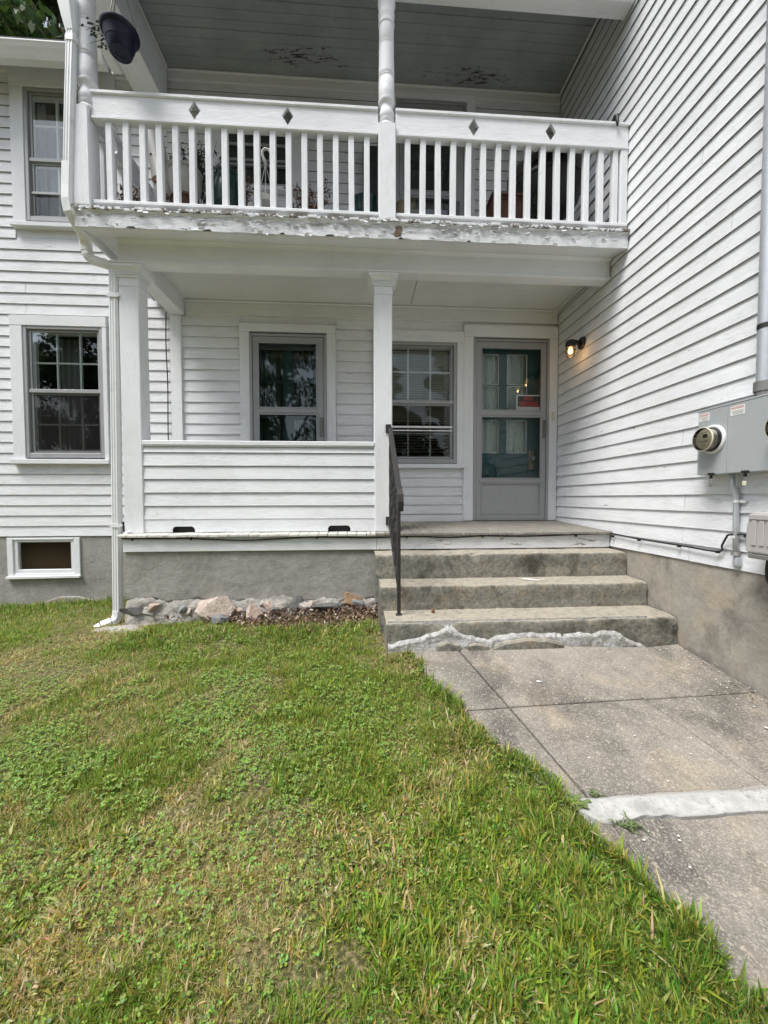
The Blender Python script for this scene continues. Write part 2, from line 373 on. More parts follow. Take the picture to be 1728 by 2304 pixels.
def intervals(a, b, cuts):
    iv = [(a, b)]
    for c, d in cuts:
        nv = []
        for p, q in iv:
            if d <= p or c >= q: nv.append((p, q)); continue
            if c > p: nv.append((p, c))
            if d < q: nv.append((d, q))
        iv = nv
    return [(p, q) for p, q in iv if q-p > .012]

D = 4.43; XR = 2.29
def clapboard(parent, a0, a1, z, h, plane, face='Y', mat='siding', top=None, name='clapboard', butt=.015):
    """one lapped board; face 'Y': on the wall y = plane looking to -Y; 'X': on the wall x = plane looking to -X.
    The butt underside and the narrow strip tucked under the next board are coloured dark as a painted lap shadow, with some grime in it."""
    n = max(1, int((a1-a0)/.7)); zt = (z+h+.014) if top is None else top; zd = zt-.0185 if top is None else zt-.002
    mb = MB(); ph = random.random()*60; m = 5; slots = []
    for i in range(n+1):
        a = a0+(a1-a0)*i/n
        w = .0026*mnoise.noise((a*.9, ph, 0))+.0008*mnoise.noise((a*6, ph, 3)); w2 = .0018*mnoise.noise((a*1.6, ph, 5))
        k = (zd-z)/(zt-z)
        sec = [(plane+w2, z+w), (plane+(butt-.002)*k+w2, zd), (plane+butt-.002+w2, zt), (plane+butt+.004, zt), (plane+butt+.004, z+.004)]
        for d, zz in sec: mb.v.append((a, d, zz) if face == 'Y' else (d, a, zz))
    for i in range(n):
        for k in range(m):
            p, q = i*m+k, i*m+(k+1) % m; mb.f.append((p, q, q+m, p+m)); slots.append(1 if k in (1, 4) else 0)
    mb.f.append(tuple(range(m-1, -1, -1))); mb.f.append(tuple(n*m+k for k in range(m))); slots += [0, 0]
    o = obj(name, mb, mat, parent); o.data.materials.append(M['lap_shade']); o.data.polygons.foreach_set('material_index', slots); return o
def clap_field(parent, a0, a1, z0, z1, pitch, plane, holes=(), face='Y', mat='siding', zb=None):
    z = z0 if zb is None else zb
    while z < z1-.02:
        top = min(z+pitch+.014, z1)
        for p, q in [(p_+.0035*(i_ > 0), q_) for (p0, q0) in intervals(a0, a1, [(h[0], h[1]) for h in holes if h[2] < z+pitch-.012 and h[3] > z+.012]) for cut in [p0+(q0-p0)*random.uniform(.2, .8)] for i_, (p_, q_) in enumerate([(p0, cut), (cut, q0)] if q0-p0 > 2.2 else [(p0, q0)])]:
            clapboard(parent, p, q, z, pitch, plane, face, mat, top)
        z += pitch

def grid_noise(shape_fn, nu, nv, name, mat, parent):
    mb = MB()
    for j in range(nv+1):
        for i in range(nu+1): mb.v.append(shape_fn(i/nu, j/nv))
    for j in range(nv):
        for i in range(nu):
            a = j*(nu+1)+i; mb.f.append((a, a+1, a+nu+2, a+nu+1))
    return obj(name, mb, mat, parent, smooth=True)

# ------------------------------------------------------------------ the ground
def gz(x, y):
    x = np.asarray(x, float); y = np.asarray(y, float)
    b = -.75 - .13*np.clip(3.2-y, 0, 5.2)
    return b - .042*np.clip(-(x+.3), 0, 5)
def walk_z(y): return -.782 + .13*(y-2.65)
LE_Y, LE_X = [.2, .9, 1.09, 1.375, 1.54, 1.75, 2.02, 2.63], [1.15, 1.005, .905, .83, .77, .66, .515, .315]
_gz0 = gz
def gz(x, y):                                             # the turf rises to meet the walk along its edge
    z = _gz0(x, y); x = np.asarray(x, float); y = np.asarray(y, float); le_ = np.interp(y, LE_Y, LE_X)
    w = np.clip(1-(le_-x)/.38, 0, 1); w = w*w*(3-2*w)*np.clip((2.75-y)/.1, 0, 1)*np.clip((y+1.2)/.3, 0, 1)*(x < 2.5)
    return np.where(x > le_+.03, np.where(w > 0, z*(1-w)+(walk_z(y)-.06)*w, z), z*(1-w)+(walk_z(y)-.014)*w)
def ground():
    xs = np.unique(np.concatenate([np.linspace(-160, -7, 12), np.linspace(-7, 3, 200), np.linspace(3, 160, 12)]))
    ys = np.unique(np.concatenate([np.linspace(-160, -4, 12), np.linspace(-4, 5.4, 130), np.linspace(5.4, 160, 12)]))
    X, Y = np.meshgrid(xs, ys); Z = gz(X, Y)
    near = (X > -6) & (X < 2.2) & (Y > -1) & (Y < 4.3)
    Z = Z + near*(.008*np.sin(X*5.1+Y*2.3)+.006*np.sin(Y*7.7-X*3.1))
    V = np.stack([X, Y, Z], -1).reshape(-1, 3).tolist(); nx = len(xs); F = []
    for j in range(len(ys)-1):
        for i in range(nx-1): a = j*nx+i; F.append((a, a+1, a+nx+1, a+nx))
    mb = MB(); mb.v = V; mb.f = F
    o = obj('ground', mb, 'soil', None, smooth=True); o['kind'] = 'structure'
ground()

# ------------------------------------------------------------------ walkway of cast slabs
walkway = bpy.data.objects.new('walkway', None); COL.objects.link(walkway); walkway['kind'] = 'structure'
def slab(poly, name='slab', mat='walk', dz=0.0, gap=.0055, thick=.09):
    n = len(poly); P = []
    area = sum(poly[i][0]*poly[(i+1) % n][1]-poly[(i+1) % n][0]*poly[i][1] for i in range(n)); sg_ = 1 if area > 0 else -1
    for i in range(n):
        p = Vector(poly[i]); e1 = (p-Vector(poly[i-1])).normalized(); e2 = (Vector(poly[(i+1) % n])-p).normalized()
        n1 = Vector((-e1.y, e1.x))*sg_; n2 = Vector((-e2.y, e2.x))*sg_; mvec = n1+n2
        P.append(p+mvec*(gap/max(.5, 1+n1.dot(n2))))
    mb = MB(); n = len(P)
    mb.v = [(p.x, p.y, walk_z(p.y)+dz) for p in P]+[(p.x, p.y, walk_z(p.y)-thick) for p in P]
    mb.f = [tuple(range(n)), tuple(range(2*n-1, n-1, -1))]+[(i, (i+1) % n, n+(i+1) % n, n+i) for i in range(n)]
    return obj(name, mb, mat, walkway, bevel=.005 if mat == 'walk' else .0)
def j1(y): return .69+(2.58-y)*.197
def j2(y): return 1.489+(2.604-y)*.172
def le(y): return float(np.interp(y, LE_Y, LE_X))
yh = lambda x: 2.008+.037*(x-.594)
ypt = lambda x: 1.457+.012*(x-1)+.016*mnoise.noise((x*7, 0, 0))+.009*mnoise.noise((x*23, 5, 0))
ypb = lambda x: 1.364+.006*(x-1)+.022*mnoise.noise((x*5, 9, 0))+.010*mnoise.noise((x*21, 15, 0))
E0, E1 = 2.64, 2.29
slab([(le(E0), E0), (j1(E0), E0), (j1(2.01), yh(j1(2.01))), (le(2.0), yh(.48))])
slab([(j1(E0), E0), (j2(E0), E0), (j2(2.03), yh(j2(2.03))), (j1(2.01), yh(j1(2.01)))], dz=.003)
slab([(j2(E0), E0), (1.98, 2.60), (2.285, 2.36), (2.285, yh(2.28)), (j2(2.03), yh(j2(2.03)))], dz=-.002)
slab([(1.98, 2.60), (2.285, 2.64), (2.285, 2.36)], dz=-.006)
slab([(le(2.0), yh(.48)), (j1(2.01), yh(j1(2.01))), (j1(1.46), ypt(j1(1.46))), (le(1.5), ypt(.75))])
slab([(j1(2.01), yh(j1(2.01))), (j2(2.03), yh(j2(2.03))), (j2(1.46), ypt(j2(1.46)))]+[(x, ypt(x)) for x in np.linspace(j2(1.46), j1(1.46), 30)[1:]], dz=.002)
slab([(j2(2.03), yh(j2(2.03))), (2.285, yh(2.28)), (2.285, ypt(2.28))]+[(x, ypt(x)) for x in np.linspace(2.28, j2(1.46), 24)[1:]], dz=-.001)
slab([(le(1.3), ypb(.85)), (j1(1.36), ypb(j1(1.36))), (j1(.3)-.1, .3), (le(.3), .3)], dz=-.004)
slab([(x, ypb(x)) for x in np.linspace(j1(1.36), 2.285, 50)]+[(2.285, .3), (j1(.3)-.1, .3)], dz=0)
slab([(le(.3)-.02, .3), (2.285, .3), (2.285, -1.2), (1.0, -1.2)], dz=0)
slab([(x, ypt(x)-.002) for x in np.linspace(.86, 2.285, 60)][::-1]+[(.83, 1.42)]+[(x, ypb(x)+.002) for x in np.linspace(.90, 2.285, 60)], name='cement_patch', mat='patchc', dz=.0042, gap=-.004)

# ------------------------------------------------------------------ the house
house = thing('house', 'old white clapboard house with grey storm windows and stucco foundation', 'house')
wall_b = holder('wall', house); wall_s = holder('wall', house)

DOOR2 = (-1.29, -.245, -.02, 2.167); MIDW = (.165, 1.195, .60, 2.135); DOOR = (1.195, 2.29, -.03, 2.215)
WINL = (-3.65, -2.675, .632, 2.19); WINU = (-3.575, -2.53, 3.09, 4.70); BW = (-1.54, -.53, 3.57, 4.42); BD = (.33, 1.31, 2.4, 4.70)
PIL = (-2.02, -1.905, -.1, 2.3)
holes_all = [DOOR2, MIDW, DOOR, WINL, WINU, BW, BD]
mb = MB()
inset = lambda h, d=.06: (h[0]+d, h[1]-d, h[2]+d*.6, h[3]-d)
for a, b, c, d_ in rects_minus(-7.5, -2.42, -.14, 4.84, [inset(h) for h in holes_all])+rects_minus(-2.419, 2.45, -.14, 5.3, [inset(h) for h in holes_all]): mb.box(a, b, D+.0185, D+.10, c, d_)
obj('sheathing', mb, 'siding', wall_b)
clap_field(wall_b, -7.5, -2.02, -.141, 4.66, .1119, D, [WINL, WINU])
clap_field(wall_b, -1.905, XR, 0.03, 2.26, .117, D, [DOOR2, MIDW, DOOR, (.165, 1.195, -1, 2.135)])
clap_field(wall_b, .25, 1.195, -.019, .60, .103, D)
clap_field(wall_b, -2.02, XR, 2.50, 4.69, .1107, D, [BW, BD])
box('frieze_board', 'trim', house, -7.5, -2.19, D-.018, D+.018, 4.66, 4.86)
box('frieze_board', 'ceiling', house, -1.86, XR-.002, D-.012, D+.018, 2.255, 2.40)
box('frieze_board', 'ceiling', house, -2.0, XR-.002, D-.012, D+.018, 4.69, 4.79)
box('pilaster', 'trim_v', house, -2.02, -1.905, D-.022, D+.018, -.03, 2.24)

# side wing wall that runs towards the camera
obj('sheathing', MB().box(XR+.0185, XR+.12, -1.6, D-.001, -.18, 6.2), 'siding_side', wall_s)
clap_field(wall_s, -1.6, D-.005, -.18, 6.2, .1152, XR, face='X', mat='siding_side')

# foundations
fnd = holder('foundation', house)
BWIN = (-3.765, -3.015, -.60, -.155)
def stucco_wall(parent, a0, a1, z0, z1, plane, face, mat, hole=None, amp=.006, na=60, nz=20):
    for (p, q, c, d_) in (rects_minus(a0, a1, z0, z1, [hole]) if hole else [(a0, a1, z0, z1)]):
        nu = max(2, int((q-p)/.06)); nv = max(2, int((d_-c)/.06))
        def fn(u, v):
            a = p+(q-p)*u; z = c+(d_-c)*v
            edge = 0 if (hole and (u in (0, 1) or v in (0, 1))) else 1
            w = plane+amp*edge*mnoise.fractal((a*3, z*3, 1.7), .8, 2.1, 4)
            return (a, w, z) if face == 'Y' else (w, a, z)
        o = grid_noise(fn, nu, nv, 'stucco', mat, parent)
        if face == 'X' : pass
stucco_wall(fnd, -7.5, -1.9, -1.25, -.145, D+.012, 'Y', 'foundation', BWIN)
stucco_wall(fnd, -1.6, D, -1.45, -.182, XR+.012, 'X', 'foundation_side')
obj('footing', MB().box(-7.5, -1.9, D+.13, D+.3, -1.3, -.15).box(XR+.03, XR+.25, -1.6, D, -1.5, -.183), 'foundation', fnd)
# crack with dark gap beside the basement window
obj('mortar_patch', MB().prism([(-3.45, -.93), (-3.40, -.86), (-3.25, -.80), (-3.05, -.80), (-2.9, -.84), (-2.78, -.95)], D-.012, D+.02), 'mortar', fnd, bevel=.006)

# roof, soffit, gutter
roof = obj('roof', MB().prism([(D-.34, 4.62), (D-.34, 4.655), (9.2, 7.8), (9.2, 7.8), (D-.02, 4.90)], -7.7, -2.42, 'X').prism([(D+.11, 5.15), (D+.11, 5.25), (9.2, 7.9), (9.2, 7.8)], -2.419, XR+.2, 'X'), 'shingle', house)
obj('soffit', MB().prism([(D-.25, 4.60), (D-.0, 4.862), (D-.0, 4.88), (D-.25, 4.617)], -7.6, -2.19, 'X'), 'trim', house)
gut = MB(); y0 = D-.36
prof = [(y0+.13, 4.610), (y0+.13, 4.495), (y0+.06, 4.495), (y0+.045, 4.515), (y0+.03, 4.540), (y0+.012, 4.565), (y0, 4.590), (y0-.008, 4.602), (y0-.008, 4.612), (y0+.01, 4.612), (y0+.012, 4.600), (y0+.02, 4.580), (y0+.05, 4.530), (y0+.065, 4.505), (y0+.122, 4.505), (y0+.122, 4.610)]
gut.prism(prof, -7.7, -2.46, 'X'); obj('gutter', gut, 'white_metal', house)
obj('roof', MB().prism([(-.2, 6.2), (-.2, 6.3), (2, 6.3), (2, 6.2)], 1.9, 4.4, 'X'), 'shingle', house)
obj('roof', MB().box(XR-.3, XR+3, -1.8, 9.2, 6.2, 6.32), 'shingle', house)
# closing walls of the body behind (so rooms stay dark)
obj('rear_shell', MB().box(-7.5, 5.2, 9.0, 9.1, -1.3, 8.3).box(-7.6, -7.5, D, 9.1, -1.3, 8.2).box(5.1, 5.2, -1.6, 9.1, -1.3, 6.2).box(XR+.1, 5.2, -1.7, -1.6, -1.3, 6.2), 'siding', house)

def room(parent, x0, x1, z0, z1, y0=D+.13, depth=.75, mat='dark_room'):
    mb = MB(); t = .02; a, b = x0-.25, x1+.25
    mb.box(a, b, y0+depth, y0+depth+t, z0-.2, z1+.2).box(a-t, a, y0, y0+depth, z0-.2, z1+.2).box(b, b+t, y0, y0+depth, z0-.2, z1+.2)
    mb.box(a, b, y0, y0+depth, z1+.2, z1+.2+t).box(a, b, y0, y0+depth, z0-.2-t, z0-.2)
    mb.box(a-t, x0-.02, y0-.028, y0, z0-.2, z1+.2).box(x1+.02, b+t, y0-.028, y0, z0-.2, z1+.2)
    mb.box(x0-.02, x1+.02, y0-.028, y0, z1+.01, z1+.2).box(x0-.02, x1+.02, y0-.028, y0, z0-.2, z0-.01)
    return obj('room', mb, mat, parent)
def frame4(mb, x0, x1, z0, z1, w, y0, y1, wb=None, wt=None):
    wb = w if wb is None else wb; wt = w if wt is None else wt
    mb.box(x0, x0+w, y0, y1, z0, z1).box(x1-w, x1, y0, y1, z0, z1)
    if wt: mb.box(x0+w, x1-w, y0, y1, z1-wt, z1)
    if wb: mb.box(x0+w, x1-w, y0, y1, z0, z0+wb)
    return mb
def curtain(parent, x0, x1, z0, z1, y, amp=.018, waves=5, mat='curtain', pinch=None):
    nx, nz = 40, 10
    def fn(u, v):
        x = x0+(x1-x0)*u
        if pinch: k = 1-pinch*(1-abs(2*v-1)**1.5); c = (x0+x1)/2 if pinch > 0 else x0; x = c+(x-c)*k
        return (x, y+amp*math.sin(u*waves*6.283+2*v)+amp*.5*math.sin(u*waves*2.3*6.283+1), z0+(z1-z0)*v)
    return grid_noise(fn, nx, nz, 'curtain', mat, parent)

def sash_window(hole, fr, meet, cas, glass_x, glass_top, glass_bot, mx, my, sill, mat_glass='glass', head=None, left_casing=True):
    """storm window with wooden casing; hole = outer casing box, fr = aluminium frame box"""
    w = holder('window', house); x0, x1, z0, z1 = hole; fx0, fx1, fz0, fz1 = fr
    YC = D-.024
    mb = MB()
    mb.box(x0, fx0-.001, YC, D+.02, sill[1], fz1+.001)
    obj('casing', mb, 'trim_v', w, bevel=.003)
    obj('casing', MB().box(fx1+.001, x1, YC, D+.02, sill[1], fz1+.001), 'trim_v', w, bevel=.003)
    obj('casing', MB().box(x0, x1, YC-.002, D+.02, fz1+.002, z1), 'trim', w, bevel=.003)
    obj('sill', MB().box(x0-.012, x1+.012, D-.055, D+.02, sill[0], sill[1]-.001), 'trim', w, bevel=.004)
    YA = D-.016
    a = MB(); frame4(a, fx0, fx1, fz0, fz1, .036, YA, D+.05, wb=.05, wt=.03); obj('storm_frame', a, 'alu', w, bevel=.004)
    b = MB(); frame4(b, fx0+.036, fx1-.036, fz0+.05, fz1-.03, .012, D+.005, D+.034, wb=.008); obj('inner_channel', b, 'alu_dk', w)
    gx0, gx1 = glass_x
    obj('meeting_rail', MB().box(fx0+.03, fx1-.03, D-.006, D+.03, meet-.018, meet+.020), 'alu', w, bevel=.003)
    # upper storm pane frame and lower storm pane frame
    c = MB(); frame4(c, fx0+.046, fx1-.046, meet+.018, fz1-.03, .020, D+.008, D+.022, wb=.0, wt=.022); obj('sash_frame', c, 'alu', w, bevel=.002)
    c = MB(); frame4(c, fx0+.046, fx1-.046, fz0+.05, meet-.018, .022, D+.014, D+.030, wb=.026, wt=.02); obj('sash_frame', c, 'alu', w, bevel=.002)
    obj('pane', MB().box(gx0-.012, gx1+.012, D+.014, D+.017, meet+.01, fz1-.04), mat_glass, w)
    obj('pane', MB().box(gx0-.012, gx1+.012, D+.021, D+.024, fz0+.06, meet-.02), 'glass_dusty' if mat_glass == 'glass' else mat_glass, w)
    # wooden sash behind with its glazing bars
    s = MB(); frame4(s, gx0-.035, gx1+.035, glass_bot-.03, glass_top+.03, .033, D+.036, D+.075, wb=.05); s.box(gx0-.002, gx1+.002, D+.034, D+.08, meet-.03, meet+.012)
    obj('wood_sash', s, 'muntin', w)
    for x in mx:
        obj('muntin', MB().box(x-.009, x+.009, D+.033, D+.056, meet+.012, glass_top), 'muntin', w)
        obj('muntin', MB().box(x-.009, x+.009, D+.037, D+.056, glass_bot, meet-.031), 'muntin', w)
    for z in my: obj('muntin', MB().box(gx0, gx1, D+.034, D+.055, z-.008, z+.008), 'muntin', w)
    room(w, gx0, gx1, glass_bot, glass_top)
    return w

w1 = sash_window(WINL, (-3.525, -2.722, .70, 2.083), 1.408, .1, (-3.435, -2.785), 2.018, .775, (-3.217, -2.98), (1.713, 1.06), (.632, .684))
curtain(w1, -3.36, -3.12, .7, 2.05, D+.26, .02, 3, 'curtain_dim')
obj('screen', MB().box(-3.45, -2.78, D+.0125, D+.0135, .76, 1.39), 'fabric_wick', w1)
w2 = sash_window(WINU, (-3.445, -2.64, 3.165, 4.515), 3.795, .1, (-3.395, -2.69), 4.45, 3.22, (-3.15, -2.92), (4.17,), (3.09, 3.135), 'glass_dim')
obj('shade', MB().box(-3.33, -2.72, D+.12, D+.125, 3.72, 4.30), 'curtain_dim', w2)
curtain(w2, -3.40, -3.31, 3.2, 4.45, D+.10, .008, 2, 'curtain_dim'); curtain(w2, -3.3, -2.68, 3.2, 3.76, D+.10, .008, 6, 'curtain_dim')
obj('screen_bar', MB().box(-3.40, -2.68, D+.000, D+.013, 3.452, 3.475), 'alu', w2)
obj('screen', MB().box(-3.39, -2.69, D+.0135, D+.0145, 3.22, 3.451), 'fabric_wick', w2)
w3 = sash_window(MIDW, (.27, 1.116, .655, 2.012), 1.348, .1, (.345, 1.045), 1.955, .72, (.565, .82), (1.69, 1.0), (.60, .648))
obj('screen_bar', MB().box(.32, 1.07, D+.002, D+.014, 1.058, 1.078).box(.32, 1.07, D+.004, D+.014, 1.022, 1.034), 'muntin', w3)
for i in range(42):                                    # blind slats, gathered towards the bottom
    z = 1.96-.0275*i + (0 if i < 36 else -.006*(i-36))
    if z < .755: break
    m = Matrix.Translation((.70, D+.145, z)) @ Matrix.Rotation(R(-52 if i < 30 else -20), 4, 'X')
    obj('blind_slat', MB().box(-.345, .345, -.0125, .0125, -.0008, .0008, m), 'blind', w3)
obj('blind_rail', MB().box(.36, 1.04, D+.135, D+.16, .735, .755), 'blind', w3)

# basement window
bw = holder('window', house)
m_ = MB(); frame4(m_, -3.765, -3.018, -.595, -.158, .062, D-.006, D+.04, wb=.05, wt=.022); obj('casing', m_, 'trim', bw, bevel=.004)
m_ = MB(); frame4(m_, -3.703, -3.08, -.545, -.18, .040, D+.008, D+.05, wb=.042, wt=.026); obj('sash_frame', m_, 'trim', bw, bevel=.003)
obj('sill', MB().prism([(-3.775, -.60), (-3.01, -.592), (-3.01, -.565), (-3.765, -.57)], D-.03, D+.01), 'trim', bw, bevel=.004)
obj('pane', MB().box(-3.67, -3.11, D+.03, D+.034, -.51, -.20), 'glass_dim', bw)
obj('board', MB().box(-3.70, -3.06, D+.10, D+.11, -.56, -.16), 'rust_wood', bw)
obj('room', MB().box(-3.78, -3.0, D+.171, D+.2, -.65, -.14).box(-3.80, -3.78, D+.05, D+.2, -.65, -.14).box(-3.0, -2.98, D+.05, D+.2, -.65, -.14).box(-3.8, -2.98, D+.051, D+.2, -.14, -.12).box(-3.8, -2.98, D+.05, D+.2, -.67, -.65), 'dark_room', bw)

# ------------------------------------------------------------------ doors
def storm_door(hole, fr, glass_x, cas_mat='trim_v', inner='teal', handle_x=None, curtains=True, z_up=(1.262, 1.963), z_lo=(.487, 1.188), kick=(.075, .425), z_base=0.0):
    dd = holder('door', house); x0, x1, z0, z1 = hole; fx0, fx1, fz0, fz1 = fr; YC = D-.026
    obj('casing', MB().box(x0, fx0-.001, YC, D+.02, z_base+.001, fz1+.02), cas_mat, dd, bevel=.003)
    obj('casing', MB().box(fx1+.001, x1-.002, YC, D+.02, z_base+.001, fz1+.02), cas_mat, dd, bevel=.003)
    obj('casing', MB().box(x0, x1-.002, YC-.003, D+.02, fz1+.021, z1), 'trim', dd, bevel=.003)
    a = MB(); frame4(a, fx0, fx1, fz0+.004, fz1, .028, D-.034, D+.06, wb=.012, wt=.024); obj('door_frame', a, 'alu', dd, bevel=.003)
    lx0, lx1, lz0, lz1 = fx0+.033, fx1-.033, fz0+.02, fz1-.029
    gx0, gx1 = glass_x; YL = D-.02
    obj('dark_gap', MB().box(fx0+.028, fx1-.028, D+.034, D+.038, fz0+.012, fz0+.02).box(fx0+.028, lx0, D+.02, D+.05, fz0+.02, lz1).box(lx1, fx1-.028, D+.02, D+.05, fz0+.02, lz1).box(fx0+.028, fx1-.028, D+.02, D+.05, lz1, fz1-.024), 'black', dd)
    leaf = MB()
    leaf.box(lx0, gx0, YL, D+.018, lz0, lz1).box(gx1, lx1, YL, D+.018, lz0, lz1).box(gx0, gx1, YL, D+.018, z_up[1], lz1)
    leaf.box(gx0, gx1, YL, D+.018, z_lo[1], z_up[0]).box(gx0, gx1, YL, D+.018, kick[1], z_lo[0]).box(gx0, gx1, YL, D+.018, lz0, kick[0])
    obj('door_leaf', leaf, 'alu', dd)
    bead = MB()
    for (p, q) in (z_up, z_lo): frame4(bead, gx0-.006, gx1+.006, p-.006, q+.006, .012, YL-.006, YL+.002)
    bead.box(gx0-.02, gx1+.02, YL-.010, YL+.001, z_up[0]-.055, z_up[0]-.022).box(gx0-.02, gx1+.02, YL-.010, YL+.001, kick[1]+.012, kick[1]+.045)
    frame4(bead, gx0-.006, gx1+.006, kick[0]-.006, kick[1]+.004, .012, YL-.005, YL+.002)
    obj('glazing_bead', bead, 'alu', dd, bevel=.002)
    obj('kick_panel', MB().box(gx0, gx1, YL+.010, YL+.016, kick[0], kick[1]), 'alu', dd)
    obj('pane', MB().box(gx0, gx1, YL+.012, YL+.015, z_up[0], z_up[1]), 'glass_door' if curtains else 'glass', dd)
    obj('pane', MB().box(gx0, gx1, YL+.016, YL+.019, z_lo[0], z_lo[1]), 'glass_door' if curtains else 'glass', dd)
    if handle_x:
        h = MB().box(handle_x-.02, handle_x+.018, YL-.012, YL, z_lo[1]-.24, z_lo[1]-.03)
        h.tube([(handle_x, YL-.01, z_lo[1]-.05), (handle_x, YL-.05, z_lo[1]-.065), (handle_x, YL-.055, z_lo[1]-.14), (handle_x, YL-.045, z_lo[1]-.215)], [.010, .010, .008, .007], 8)
        obj('handle', h, 'dull_metal', dd)
    YI = D+.115
    ix0, ix1 = gx0-.055, gx1+.055
    cols = [(gx0-.006, gx0+.245), (gx0+.345, gx0+.585)]
    rows = [(.79, 1.175), (1.21, 1.575), (1.59, 1.94)]
    hol = [(a_, b_, c_+z_base, d_+z_base) for a_, b_ in cols for c_, d_ in rows]
    pan = [(gx0+.02, gx0+.25, z_base+.20, z_base+.62), (gx0+.36, gx0+.60, z_base+.20, z_base+.62)]
    mb = MB()
    for q in rects_minus(ix0, ix1, z_base+.02, z_base+2.0, hol+pan): mb.box(q[0], q[1], YI, YI+.035, q[2], q[3])
    for q in pan: mb.box(q[0], q[1], YI+.012, YI+.03, q[2], q[3]); mb.box(q[0]+.03, q[1]-.03, YI+.004, YI+.013, q[2]+.03, q[3]-.03)
    obj('inner_door', mb, inner, dd)
    bars = MB()
    for q in hol: frame4(bars, q[0], q[1], q[2], q[3], .007, YI-.004, YI+.01)
    obj('light_bead', bars, 'muntin' if curtains else inner, dd)
    for q in hol: obj('pane', MB().box(q[0], q[1], YI+.016, YI+.019, q[2], q[3]), 'glass', dd)
    for a_, b_ in cols: curtain(dd, a_-.02, b_+.02, z_base+.75, z_base+2.0, YI+.065, .012, 3, 'curtain' if curtains else 'curtain_dk', None)
    k = MB().box(gx1-.075, gx1-.018, YI-.008, YI+.001, z_base+.60, z_base+.82)
    obj('knob_plate', k, 'brass', dd, bevel=.003)
    kn = MB().lathe([(.001, .055), (.02, .052), (.027, .04), (.022, .025), (.011, .016), (.011, 0)], (gx1-.046, YI-.008, z_base+.73), 16, Matrix.Rotation(R(90), 4, 'X'))
    obj('knob', kn, 'alu', dd, smooth=True)
    obj('jamb', MB().box(fx0-.04, ix0-.003, D+.061, D+.16, z_base, fz1).box(ix1+.003, fx1+.04, D+.061, D+.16, z_base, fz1).box(fx0-.04, fx1+.04, D+.061, D+.16, z_base+2.003, fz1+.05), inner, dd)
    room(dd, ix0, ix1, z_base+.1, z_base+2.0, D+.20, .8)
    return dd
d1 = storm_door(DOOR, (1.308, 2.188, 0.0, 2.06), (1.400, 2.094), inner='teal', handle_x=2.140)
d2 = storm_door(DOOR2, (-1.183, -.350, 0.0, 2.058), (-1.089, -.458), inner='teal_dk', handle_x=-.405, curtains=False)
# balcony door and window
d3 = storm_door(BD, (.43, 1.212, 2.53, 4.615), (.505, 1.03), cas_mat='trim_v', inner='black', handle_x=1.12, curtains=False,
                z_up=(3.66, 4.53), z_lo=(2.98, 3.59), kick=(2.60, 2.93), z_base=2.53)
wb_ = holder('window', house)
m_ = MB().box(-1.54, -1.452, D-.024, D+.02, 3.62, 4.42); obj('casing', m_, 'trim_v', wb_, bevel=.003)
obj('casing', MB().box(-.70, -.53, D-.024, D+.02, 3.62, 4.42), 'trim_v', wb_, bevel=.003)
obj('sill', MB().box(-1.55, -.52, D-.05, D+.02, 3.57, 3.615), 'trim', wb_, bevel=.003)
m_ = MB(); frame4(m_, -1.45, -.702, 3.62, 4.42, .045, D-.01, D+.04); m_.box(-1.41, -.74, D, D+.03, 3.855, 3.875).box(-1.41, -.74, D+.005, D+.035, 3.905, 3.93).box(-1.41, -.74, D+.01, D+.03, 4.075, 4.10)
obj('storm_frame', m_, 'alu', wb_, bevel=.002)
obj('pane', MB().box(-1.41, -.74, D+.031, D+.034, 3.66, 4.38), 'glass', wb_)
room(wb_, -1.41, -.74, 3.66, 4.38)

# ------------------------------------------------------------------ the two-storey porch
porch = thing('porch', 'two-storey white wooden porch with balcony, half wall and square columns', 'porch')
YP = 3.42
floor = holder('deck_floor', porch); x = -2.02
while x < 2.28:
    wdt = .0835; f = YP-.035+random.uniform(-.005, .004); z0 = -.045+random.uniform(-.002, .002)
    xe = min(x+wdt-.004, 2.288); mb = MB()
    mb.v = [(x, f, z0-.022), (xe, f, z0-.022), (xe, D-.03, -.018), (x, D-.03, -.018), (x, f, z0), (xe, f, z0), (xe, D-.03, -.003), (x, D-.03, -.003)]
    mb.f = [(3,2,1,0),(4,5,6,7),(0,1,5,4),(1,2,6,5),(2,3,7,6),(3,0,4,7)]
    obj('deck_board', mb, 'porchend' if x < .10 else 'deck', floor, bevel=.003); x += wdt
obj('joist', MB().box(-1.95, 2.28, YP+.03, YP+.06, -.19, -.072).box(-1.9, 2.28, YP+.07, D, -.2, -.08), 'black', floor)
obj('skirt_board', MB().box(-1.985, .155, YP, YP+.025, -.192, -.068), 'trim', porch, bevel=.004)
obj('skirt_board', MB().box(.157, 2.285, YP, YP+.025, -.192, -.068), 'skirt', porch, bevel=.004)
obj('skirt_board', MB().box(-1.985, -1.96, YP+.026, D, -.19, -.02), 'trim', porch, bevel=.004)
pf = holder('foundation', porch)
def pfront(u, v):
    xx = -1.98+2.2*u; z = -1.05+.86*v
    e = -.62+.05*mnoise.fractal((xx*3.1, 0, 3), .9, 2, 4)-.03*u
    y = YP+.022+.006*mnoise.fractal((xx*4, z*4, 9), .8, 2, 4)
    if z < e: y += .018+.030*mnoise.fractal((xx*5, z*7, 2), .7, 2.2, 5) - .10*max(0, (-.74-z))
    return (xx, y, z)
grid_noise(pfront, 110, 60, 'stucco', 'foundation', pf)
obj('stucco', MB().box(-1.975, -1.90, YP+.06, D, -1.1, -.192), 'foundation', pf)
